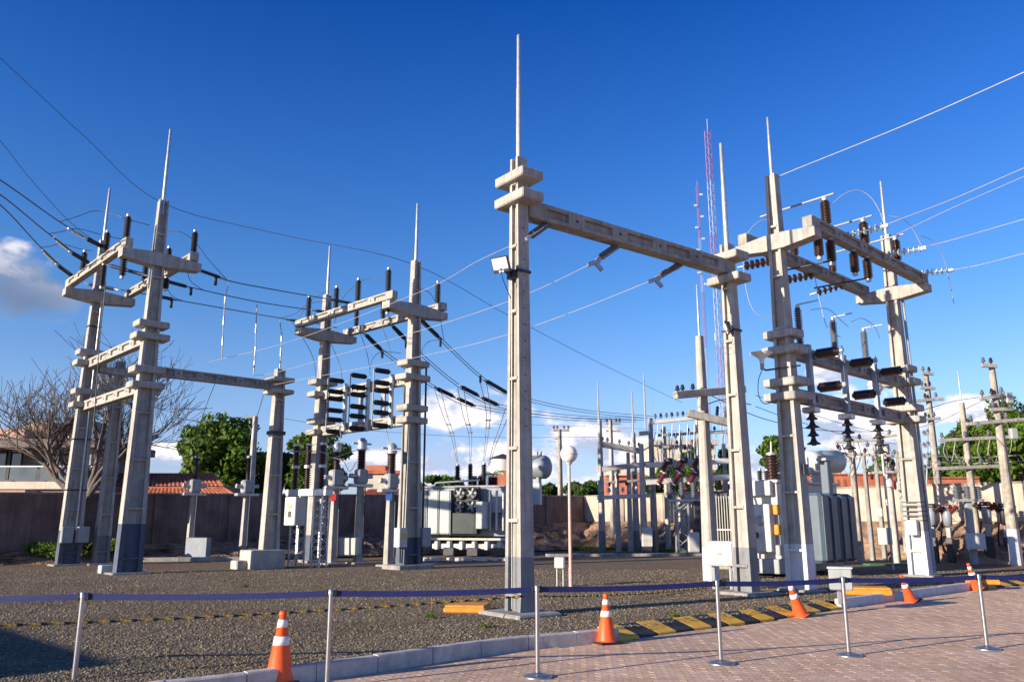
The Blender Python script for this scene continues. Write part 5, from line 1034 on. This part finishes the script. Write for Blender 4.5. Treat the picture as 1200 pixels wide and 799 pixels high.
cover('long flat green cover on the gravel before the soil bank', 1040, 662, 1.6, .5, .06, 'green', .1)

# ================================================================== crowd barrier, cones, chain
st = [G(x, y, -.13) for x, y in ((85, 812), (383, 804), (630, 793), (845, 777.5), (995, 768), (1157, 760.5))]
st = [st[0]+(st[0]-st[1])]+st+[st[-1]+(st[-1]-st[-2])*1.05]
lbs = ['polished stanchion just outside the left edge', 'leftmost polished stanchion of the barrier, cut by the bottom edge', 'second polished stanchion from the left, beside the first traffic cone', 'polished stanchion with round base in front of the tall portal pole', 'polished stanchion in front of the cream cabinet', 'polished stanchion in front of the grey meter box', 'rightmost polished stanchion, beside the farthest cone', 'polished stanchion just outside the right edge']
HS = .985
for i, p in enumerate(st):
    root = thing('stanchion', lbs[i], 'stanchion', p, group='retractable belt stanchions along the kerb')
    mb = MB(); mb.lathe(p, Z, [(0, .165), (.012, .168), (.02, .16), (.035, .10), (.045, .045), (.055, .032)], 28); mb.build('base', 'steel', root)
    mb = MB(); mb.cyl(p+Z*.05, p+Z*(HS-.055), .0255, seg=16); mb.build('post', 'steel', root)
    mb = MB(); mb.lathe(p+Z*(HS-.055), Z, [(0, .031), (.05, .031), (.055, .026)], 16); hd = mb.build('head', 'steel' if i % 2 else 'steel', root)
    if i < len(st)-1:
        q = st[i+1]; d = (q-p).normalized(); n_ = V((-d.y, d.x, 0)); mb = MB(); mb.box(p+d*.045+Z*(HS-.045), (.035, .04, .075), d, ch=.006); mb.build('cassette', 'rubber', root)
        mb = MB(); K = 14; vs = []; fs = []
        for k in range(K+1):
            t = k/K; c = (p+d*.05).lerp(q-d*.05, t)+Z*(HS-.045-.02*4*t*(1-t)); tw = .12*math.sin(t*PI)
            for s_ in (-1, 1):
                e = (Z*math.cos(tw)+n_*math.sin(tw))*(s_*.031); vs += [c+e-n_*.0015, c+e+n_*.0015]
        for k in range(K):
            a = k*4; b = a+4; fs += [(a, b, b+2, a+2), (a+1, a+3, b+3, b+1), (a, a+1, b+1, b), (a+2, b+2, b+3, a+3)]
        mb.add(vs, fs, False); mb.build('belt', 'belt', root)
        mb = MB(); mb.box(q-d*.045+Z*(HS-.045), (.03, .02, .07), d, ch=.004); mb.build('belt_clip', 'rubber', root)
def cone(label, bx, by, top, z0=-.13, Y=None, tilt=(0, 0), flip=0):
    p = G(bx, by, z0) if Y is None else at(bx, by, Y); Hc = Zof(top, p.y)-p.z; s_ = Hc/.75
    root = bpy.data.objects.new('traffic_cone', None); col.objects.link(root); tag(root, label, 'traffic cone', 'orange traffic cones along the kerb'); root.location = p; root.rotation_euler = (tilt[1], tilt[0], .4+flip)
    def L_(nm, prof, m, par=root, c=False):
        mb = MB(); mb.lathe((0, 0, 0), Z, [(a*s_, b*s_) for a, b in prof], 24, True, c); return mb.build(nm, m, par, local=True)
    R = lambda z: .155-(z-.03)*(.155-.030)/.70
    L_('body', [(.03, R(.03)), (.69, R(.69)), (.70, .044), (.715, .046), (.735, .040), (.75, .026), (.75, .018)], 'orange')
    for a, b in ((.40, .49), (.58, .66)): L_('reflective_band', [(a, R(a)+.001), (a, R(a)+.004), (b, R(b)+.004), (b, R(b)+.001)], 'bandwhite')
    mb = MB(); mb.box((0, 0, .017*s_), (.40*s_, .40*s_, .034*s_), ch=.012); mb.build('base', 'rubber', root, local=True)
    mb = MB(); mb.lathe((0, 0, .03*s_), Z, [(0, .185*s_), (.012*s_, .18*s_), (.016*s_, .155*s_)], 24); mb.build('skirt', 'orange', root, local=True)
    return root
cone('nearest traffic cone, beside the second stanchion at the bottom edge', 327, 801, 715, -.13)
cone('traffic cone at the start of the yellow and black kerb', 711, 753, 695, -.13)
cone('tilted traffic cone on the yellow and black kerb by the second portal pole', 939, 722, 678, -.13, tilt=(-.36, 0))
cone('tilted traffic cone at the white kerb under the right gantry', 1068, 705, 670, -.13, tilt=(-.38, 0))
cone('farthest traffic cone, partly behind the rightmost stanchion', 1146, 690, 657, -.10, tilt=(-.38, 0))
# black and yellow plastic chain behind the barrier
def chain():
    A = pA-dP*.2-nP*.24+Z*.33; mid = A; L0 = at(-40, 738, 10.2); R0 = at(828, 688, 19.8); L0.z = .34
    pts = [p for p in sag(L0, A, .05, 40)]+[p for p in sag(A, R0, .06, 40)][1:]
    root = thing('plastic_chain', 'black and yellow striped plastic chain strung low behind the belt barrier', 'chain', A)
    d = 0; segs = {'yellow_links': MB(), 'black_links': MB()}; k = 0; acc = 0
    for i in range(len(pts)-1):
        a, b = pts[i], pts[i+1]; n = max(1, int((b-a).length/.055))
        for j in range(n):
            p0 = a.lerp(b, j/n); p1 = a.lerp(b, (j+1)/n); mb = segs['yellow_links' if (k//2) % 2 else 'black_links']; dd = (p1-p0).normalized(); sd_ = dd.cross(Z).normalized() if k % 2 else Z
            mb.box((p0+p1)/2, ((p1-p0).length*1.15, .034, .012), dd, sd_); k += 1
    segs['yellow_links'].build('yellow_links', 'yellow', root, kind='stuff'); segs['black_links'].build('black_links', 'blackp', root, kind='stuff')
chain()
# shed added out of view on the left to cast the long shadow on the gravel
da = V((-.72, .69, 0)); db = V((-.69, -.72, 0)); sc0 = V((-11.9, 5.0, 0))+da*3+db*1.2
gb = thing('shadow_caster_shed', 'unseen long low white shed added left of the camera to cast a shadow', 'shed', sc0)
for nm, z_, s_, m in (('wall', 1.0, (5.9, 2.2, 2.0), 'cab'), ('roof', 2.07, (6.1, 2.5, .14), 'concrete_pale'), ('plinth', -.02, (6.0, 2.3, .2), 'concrete_grey')):  # body of the added unseen shed
    mb = MB(); mb.box(sc0+Z*z_, s_, da, ch=.03); mb.build(nm, m, gb)
mb = MB(); mb.box(sc0-db*1.11+Z*1.0, (.9, .05, 1.8), da, ch=.01); mb.build('door', 'cabgrey', gb)  # door of the added unseen shed
for k in (-1.8, 1.8): mb = MB(); mb.box(sc0-db*1.11+da*k+Z*1.3, (1.0, .04, .6), da, ch=.005); mb.build('window', 'glass', gb)  # windows of the added unseen shed

# weeds growing in the gravel
WD = ['small weed tuft near the yellow pit cover', 'weed tuft on the gravel behind the first cone', 'weed tuft left of the foreground pole footing', 'weed tuft behind the yellow and black kerb', 'tiny weed far back on the gravel', 'weed tuft by the middle gantry footing', 'weed tuft near the left gantry footing', 'weed tuft on the gravel behind the second stanchion', 'weed by the kerb between the second and third stanchion', 'weed at the foot of the cream cabinet']
for i, (px, py) in enumerate(((505, 724), (286, 688), (572, 735), (790, 722))):
    q = G(px, py); root = thing('weed', WD[i], 'weed', q, group='weeds in the gravel'); mb = MB(); r = random.Random(i)
    for k in range(20):
        a_ = r.random()*6.28; l = .03+.05*r.random(); w_ = V((-math.sin(a_), math.cos(a_), 0))*.008; b = q+V((r.gauss(0, .05), r.gauss(0, .05), 0)); t = b+V((math.cos(a_)*l, math.sin(a_)*l, l*1.1)); mb.add([b-w_, b+w_, (b+t)/2+w_*1.4+Z*.02, t, (b+t)/2-w_*1.4+Z*.02], [(0, 1, 2, 3, 4)])
    mb.build('leaves', 'leaflime' if i % 2 else 'leaf', root)
# ================================================================== houses beyond the wall
def hb(root, name, x0, x1, y0, y1, Y, depth, m, off=0.0, ch=.02, parent=None):
    """box whose front face, at distance Y, covers picture columns x0..x1 and rows y0 (top)..y1"""
    a = at(x0, y1, Y); b = at(x1, y0, Y); mb = MB(); mb.box(((a.x+b.x)/2, Y+depth/2+off, (a.z+b.z)/2), (abs(b.x-a.x), depth, abs(b.z-a.z)), ch=ch); return mb.build(name, m, parent or root)
h1 = thing('house', 'modern two storey house with a balcony and pale parapet behind the bare tree', 'house', (-26, 42, 0)); Yh = 41.0
hb(h1, 'lower_wall', -150, 118, 572, 640, Yh, 6, 'housegrey'); hb(h1, 'back_wall', -150, 108, 515, 572, Yh+1.6, 4.5, 'housegrey')
hb(h1, 'roof_slab', -160, 112, 514, 524, Yh-.5, 7, 'housegrey'); hb(h1, 'parapet', -160, 30, 502, 514, Yh+.3, 4, 'salmon')
a = at(58, 514, Yh+2.2); b = at(58, 497, Yh+2.2); mb = MB(); mb.lathe(V((a.x, Yh+2.2, a.z)), Z, [(0, 1.25), (b.z-a.z-.15, 1.25), (b.z-a.z, 1.05)], 28, True); mb.build('water_tank', 'salmon', h1)
hb(h1, 'parapet', 78, 112, 505, 514, Yh+.5, 3, 'cream'); hb(h1, 'balcony_slab', -150, 112, 564, 573, Yh-.2, 2.0, 'cream'); hb(h1, 'ledge', -150, 30, 574, 584, Yh-1.2, 1.4, 'salmon'); 
for x0, x1, m in ((-60, -30, 'glass'), (-26, 8, 'glass'), (10, 26, 'glass'), (48, 62, 'teal'), (63, 76, 'teal')):
    w_ = hb(h1, 'window', x0, x1, 528, 560, Yh+1.5, .1, m, ch=.005)
    hb(h1, 'frame', x0-1, x0+1, 526, 562, Yh+1.42, .1, 'darkmetal', parent=w_, ch=.004)
for x0, x1 in ((-60, -28), (-26, 8), (10, 44), (46, 80), (82, 104)): hb(h1, 'railing_panel', x0, x1, 547, 563, Yh-.1, .03, 'rail', ch=.002)
hb(h1, 'handrail', -150, 108, 545.5, 547, Yh-.14, .07, 'galv', ch=.004); hb(h1, 'pillar', 82, 92, 520, 572, Yh+1.2, .5, 'housegrey'); hb(h1, 'tall_wall', 94, 112, 494, 590, Yh+.2, 3, 'concrete_grey')
def tiled_roof(parent, x0, x1, xr0, xr1, y_e, y_r, Y, run, m='roof', name='roof'):
    """sloping roof: eave from x0..x1 at row y_e, ridge xr0..xr1 at row y_r, running back by run"""
    A, B = at(x0, y_e, Y), at(x1, y_e, Y); C_, D_ = at(xr0, y_r, Y+run), at(xr1, y_r, Y+run); nx = int((B-A).length/.11); vs = []; fs = []; rows = 8
    for r in range(rows):
        for e in (0, 1):
            for i in range(nx+1):
                u = i/nx; t = (r+e)/rows; p = A.lerp(B, u).lerp(C_.lerp(D_, u), t); vs.append(p+Z*(.035*(1 if i % 2 else -1)+(.05 if e == 0 else 0)))
    for r in range(rows*2-1):
        for i in range(nx): a = r*(nx+1)+i; fs.append((a, a+1, a+nx+2, a+nx+1))
    mb = MB(); mb.add(vs, fs); ro = mb.build(name, m, parent)
    mb = MB(); mb.tube([C_, D_], .09, 8); mb.build('ridge', m, ro); mb = MB(); mb.tube([B, D_], .09, 8); mb.build('hip', m, ro); return ro
h2 = thing('house', 'low house with two tiers of red clay roof tiles behind the shaded wall', 'house', (-19, 46, 0))
tiled_roof(h2, 60, 278, 90, 262, 582, 572, 41, 1.2); tiled_roof(h2, 70, 262, 90, 250, 570.5, 556, 42.5, 3.0); hb(h2, 'wall', 70, 262, 569, 612, 42.8, 5, 'housegrey'); hb(h2, 'fascia', 62, 277, 582.5, 586, 41.1, .1, 'brickr')
hb(h2, 'gutter_wall', 88, 252, 571, 574, 42.3, .2, 'housegrey')
h3 = thing('house', 'cream house with a curved brown roof between the instrument transformers', 'house', (-9, 52, 0))
tiled_roof(h3, 404, 486, 432, 478, 588, 574, 50, 4); hb(h3, 'wall', 425, 482, 553, 590, 55, 4, 'cream'); hb(h3, 'cornice', 424, 483, 551, 555, 54.8, .4, 'brickr'); hb(h3, 'lower_wall', 402, 486, 586, 612, 50.5, 3, 'housegrey'); hb(h3, 'parapet', 428, 452, 545, 552, 56, 3, 'terracotta')
h4 = thing('house', 'small orange rendered building above the wall beside the distant gantry', 'house', (9, 62, 0))
hb(h4, 'wall', 710, 752, 556, 600, 60, 5, 'terracotta'); hb(h4, 'upper_wall', 716, 736, 545, 557, 61, 4, 'cream'); hb(h4, 'window', 720, 725, 548, 554, 60.9, .1, 'glass'); hb(h4, 'side_wall', 739, 755, 553, 600, 59.5, 3, 'brickr'); hb(h4, 'roof_edge', 709, 753, 555, 557, 59.7, .4, 'cream')
h5 = thing('house', 'small orange block building behind the left transformer', 'house', (-1, 64, 0)); hb(h5, 'wall', 574, 600, 557, 600, 64, 5, 'terracotta'); hb(h5, 'chimney', 590, 595, 551, 557, 65, .6, 'brickr', ch=.005)
c = at(589, 560, 90); wt = thing('water_tower', 'white cylindrical water tower with a dark cone roof beside the foreground pole', 'water tower', (c.x, 90, 0)); z0 = Zof(575, 90); z1 = Zof(538, 90); zt = Zof(531.5, 90)
mb = MB(); mb.cyl(V((c.x, 90, 0)), V((c.x, 90, z1)), 1.35, seg=20); mb.build('tank', 'cab', wt); mb = MB(); mb.lathe(V((c.x, 90, z1)), Z, [(0, 1.5), (.1, 1.45), (zt-z1, .05)], 20); mb.build('roof', 'tankdark', wt)
# red brick garden walls showing above the right wall
bw = thing('brick_wall', 'long red brick building wall showing above the right hand wall', 'wall', (17, 55, 0))
hb(bw, 'wall', 915, 1050, 556, 600, 46, .4, 'terracotta'); hb(bw, 'coping', 915, 1050, 554.5, 556.5, 45.9, .6, 'brickr')
bw = thing('brick_wall', 'short red brick wall showing beside the right edge poles', 'wall', (22, 45, 0))
hb(bw, 'wall', 1072, 1148, 560, 600, 44, .4, 'terracotta'); hb(bw, 'coping', 1072, 1148, 558.5, 560.5, 43.9, .6, 'brickr'); hb(bw, 'pier', 1070, 1076, 554, 600, 43.8, .6, 'brickr')
h6 = thing('house', 'pale low building with a whitish roof behind the cross arm pole', 'house', (15, 95, 0)); hb(h6, 'wall', 768, 838, 520, 600, 95, 8, 'cream'); hb(h6, 'roof', 764, 842, 515, 521, 94, 10, 'concrete_pale')
# ================================================================== trees
def leaves(name, c, rad, n, size, m, parent, clumps=26, seed=1, flat=.75, cut=None):
    r = np.random.default_rng(seed); c = np.array(c, float); rad = np.array(rad, float)
    d = r.standard_normal((clumps, 3)); d /= np.linalg.norm(d, axis=1)[:, None]; rr = r.random(clumps)**.45
    cc = c+d*rad*rr[:, None]*.80; cr = (.20+.20*r.random(clumps))
    idx = r.integers(0, clumps, n); e = r.standard_normal((n, 3)); e /= np.linalg.norm(e, axis=1)[:, None]
    rad_l = (r.random(n)**.33); pos = cc[idx]+e*(cr[idx]*rad_l)[:, None]*rad*np.array([1, 1, flat])*1.05
    a = r.standard_normal((n, 3)); a /= np.linalg.norm(a, axis=1)[:, None]; b = np.cross(a, e+.3*r.standard_normal((n, 3))); b /= np.linalg.norm(b, axis=1)[:, None]+1e-6
    s = size*(.6+.8*r.random(n))[:, None]; v = np.stack([pos-a*s, pos+b*s*.55, pos+a*s, pos-b*s*.55], 1).reshape(-1, 3)
    f = np.arange(4*n).reshape(-1, 4); me = bpy.data.meshes.new(name); o_ = np.array(rootof(parent).location)
    me.from_pydata((v-o_).tolist(), [], f.tolist()); me.materials.append(M[m]); me.update(); ob = bpy.data.objects.new(name, me); col.objects.link(ob); ob.parent = parent; return ob
def tree(label, px, Y, ytop, ybot, wpx, m='leaf', n=9000, size=.2, seed=1, group='leafy trees beyond the wall', clumps=26, kind='tree'):
    c = at(px, (ytop+ybot)/2, Y); zt = Zof(ytop, Y); zb_ = max(.6, Zof(ybot, Y)); root = thing(kind, label, 'tree', (c.x, Y, 0), group=group); rx = wpx/FPX*Y/2
    r = np.random.default_rng(seed); mb = MB(); zm = (zt+zb_)/2; mb.tube([V((c.x, Y, -.1)), V((c.x+.1, Y, zb_+.3)), V((c.x+.2, Y+.1, zm))], [.28, .22, .12], 8)
    for k in range(6):
        a_ = r.random()*6.28; mb.tube([V((c.x+.1, Y, zb_*.8+.3+.2*k)), V((c.x+math.cos(a_)*rx*.35, Y+math.sin(a_)*rx*.35, zm)), V((c.x+math.cos(a_)*rx*.6, Y+math.sin(a_)*rx*.6, zm+(zt-zm)*.5))], [.12, .08, .03], 6)
    mb.build('trunk', 'bark', root)
    leaves('crown', (c.x, Y, zm), (rx, rx*.8, (zt-zb_)/2), n, size, m, root, clumps, seed); return root
tree('big rounded green tree behind the clay tiled roof', 262, 60, 484, 592, 118, 'leaf', 16000, .19, 3, clumps=46)
tree('dense dark green tree behind the short concrete pole', 325, 62, 520, 592, 60, 'leafdark', 9000, .2, 31, clumps=26)
tree('tall green tree behind the middle gantry left pole', 374, 60, 494, 590, 84, 'leaf', 13000, .19, 5, clumps=40)
tree('low dark tree at the left end of the big rounded one', 222, 63, 540, 592, 36, 'leafdark', 3500, .2, 6, clumps=12)
tree('tree peeking behind the right gantry first pole', 912, 75, 507, 560, 58, 'leaf', 7000, .22, 8, clumps=24)
tree('tree between the conservator and the right gantry rear pole', 1035, 80, 533, 565, 56, 'leaf', 4500, .22, 9, clumps=18)
tree('large green tree behind the thin rod pole at right', 1140, 62, 488, 580, 70, 'leaf', 10000, .2, 10, clumps=34)
tree('large bright green tree at the right edge', 1195, 60, 460, 580, 100, 'leaf', 15000, .2, 11, clumps=44)
tree('mid green tree filling the gap between the two right edge poles', 1166, 64, 496, 580, 62, 'leaf', 8000, .2, 14, clumps=26)
tree('darker tree low behind the leaning right pole', 1120, 68, 508, 580, 46, 'leafdark', 5000, .2, 15, clumps=18)
tree('low leafy tree behind the red brick wall', 1100, 66, 520, 580, 40, 'leafdark', 3500, .2, 12, clumps=14)
for i, (px, yt, wd, m) in enumerate(((500, 556, 50, 'leafdark'), (530, 552, 46, 'leaf'), (680, 560, 46, 'leafdark'), (700, 556, 30, 'leaf'), (642, 566, 30, 'leafdark'), (768, 545, 40, 'leafdark'), (790, 528, 54, 'leaf'), (822, 514, 56, 'leafdark'), (852, 522, 40, 'leaf'), (806, 545, 50, 'leaflime'), (862, 545, 36, 'leafdark'))):
    tree(['low hazy tree left of the left transformer', 'low hazy tree behind the transformer radiators', 'bushy low tree behind the wall corner', 'lime tinted low tree just left of the orange building', 'small tree between conservator and globe lamp', 'dark low tree right of the orange building', 'broad green tree behind the red insulators', 'taller dark tree behind the white railed gantry', 'green tree behind the portal second pole', 'bright lime tree under the white rails', 'dark tree just left of the right transformer'][i], px, 78+i, yt, 590, wd, m, 3800, .24, 40+i, 'low trees along the horizon', 16)
# palms
def palm(label, px, Y, yt, R, n=14, seed=0, m='leafpalm'):
    c = at(px, yt, Y); root = thing('palm_tree', label, 'palm', (c.x, Y, 0), group='palms beyond the wall'); mb = MB(); mb.tube([V((c.x, Y, -.1)), V((c.x+.15, Y, c.z*.5)), V((c.x, Y, c.z))], [.2, .15, .13], 8); mb.build('trunk', 'barkpale', root)
    r = np.random.default_rng(seed)
    for k in range(n):
        a_ = k*2*PI/n+r.normal()*.15; up = .2+.7*r.random(); pts = [V((c.x+math.cos(a_)*R*t, Y+math.sin(a_)*R*t, c.z+R*(up*t-1.1*t*t))) for t in np.linspace(0, 1, 8)]; mb = MB(); mb.tube(pts, .02, 4)
        for j in range(1, 8):
            for s_ in (-1, 1):
                d = (pts[j]-pts[j-1]).normalized(); sd_ = d.cross(Z).normalized()*s_
                for q in (.25, .75): p = pts[j-1].lerp(pts[j], q); l = R*.28*(1-abs(j/8-.45)); mb.add([p, p+d*.06, p+sd_*l+d*l*.5-Z*l*.35], [(0, 1, 2)])
        mb.build('frond', m, root)
palm('palm behind the left transformer bushings', 578, 70, 556, 2.0, 14, 1); palm('palm beside the foreground pole', 590, 74, 560, 1.8, 12, 2); palm('palm behind the distant gantry rails', 800, 64, 556, 2.6, 14, 3); palm('palm behind the second portal pole', 846, 66, 556, 2.4, 14, 4)
# shrubs growing along the foot of the wall
for i, (px, py, Y) in enumerate(((545, 632, 41), (120, 640, 31.5), (60, 643, 30.5))):
    c = at(px, py, Y); root = thing('shrub', ['green weeds on the bank below the left transformer', 'weeds at the foot of the shaded wall behind the third pole', 'weeds at the foot of the shaded wall left of the gantry'][i], 'shrub', (c.x, Y, 0)); leaves('foliage', (c.x, Y, c.z), (1.4, .5, .3), 900, .09, 'leaf', root, 10, 70+i)
# grass strip along the foot of the sunlit bank
def grass():
    r = np.random.default_rng(5); n = 9000; t = r.random(n)*17+.5; o_ = 2.75+r.random(n)*.8; P_ = np.array([tuple(corner+dR*float(a)+nR*float(b)) for a, b in zip(t, o_)]); P_[:, 2] = -.12
    h = (.06+.14*r.random(n)); th = r.random(n)*6.28; a = np.stack([np.cos(th)*.03, np.sin(th)*.03, 0*th], 1); tip = P_+np.stack([r.normal(size=n)*.05, r.normal(size=n)*.05, h+.1], 1)
    v = np.stack([P_-a, P_+a, tip], 1).reshape(-1, 3); me = bpy.data.meshes.new('grass'); me.from_pydata(v.tolist(), [], np.arange(3*n).reshape(-1, 3).tolist()); me.materials.append(M['leaflime']); me.update(); o = bpy.data.objects.new('grass', me); col.objects.link(o); tag(o, 'thin strip of yellow green grass along the foot of the soil bank', 'grass', kind='stuff')
grass()
# bare tree
def bare_tree():
    r = random.Random(11); base_ = at(97, 640, 31.2); base_.z = 0; root = thing('bare_tree', 'leafless tree with a fan of fine twigs behind the left gantry', 'tree', base_); big = MB(); fine = MB()
    def grow(p, d, l, rad, lev):
        n = 5 if lev < 3 else 3; pts = [p]; q = p.copy(); dd = d.copy()
        for k in range(n):
            dd = (dd+V((r.gauss(0, .13), r.gauss(0, .13), r.gauss(0, .10)+(.05 if lev else 0)))).normalized(); q = q+dd*(l/n); pts.append(q.copy())
        (big if lev < 2 else fine).tube(pts, [max(.009, rad*(1-.55*k/n)) for k in range(n+1)], 6 if lev < 3 else 4, False)
        if lev >= 6 or rad < .009: return
        kids = (3, 4, 4, 4, 3, 2)[lev]
        for k in range(kids):
            t = .35+.65*(k+1)/kids if lev else .75+.25*k/max(1, kids-1); b = pts[min(n, max(1, int(round(t*n))))]
            ax = V((r.gauss(0, 1), r.gauss(0, .8), r.gauss(0, .45))).normalized(); ang_ = r.uniform(.35, .95)
            nd = (dd*math.cos(ang_)+ax*math.sin(ang_)); nd.z += .16; nd.normalize(); grow(b, nd, l*r.uniform(.64, .88), rad*(.42+.12*r.random()), lev+1)
    grow(base_-Z*.1, V((-.02, 0, 1)), 2.6, .24, 0)
    p = base_+Z*2.4
    for d, l in (((-.75, .1, .6), 2.5), ((.6, .0, 1), 2.3), ((-.25, .2, 1), 2.4), ((.2, -.1, 1), 2.3), ((-.95, -.2, .35), 2.3)): grow(p, V(d).normalized(), l, .12, 1)
    big.build('trunk', 'bark', root); fine.build('branches', 'bark', root)
bare_tree()
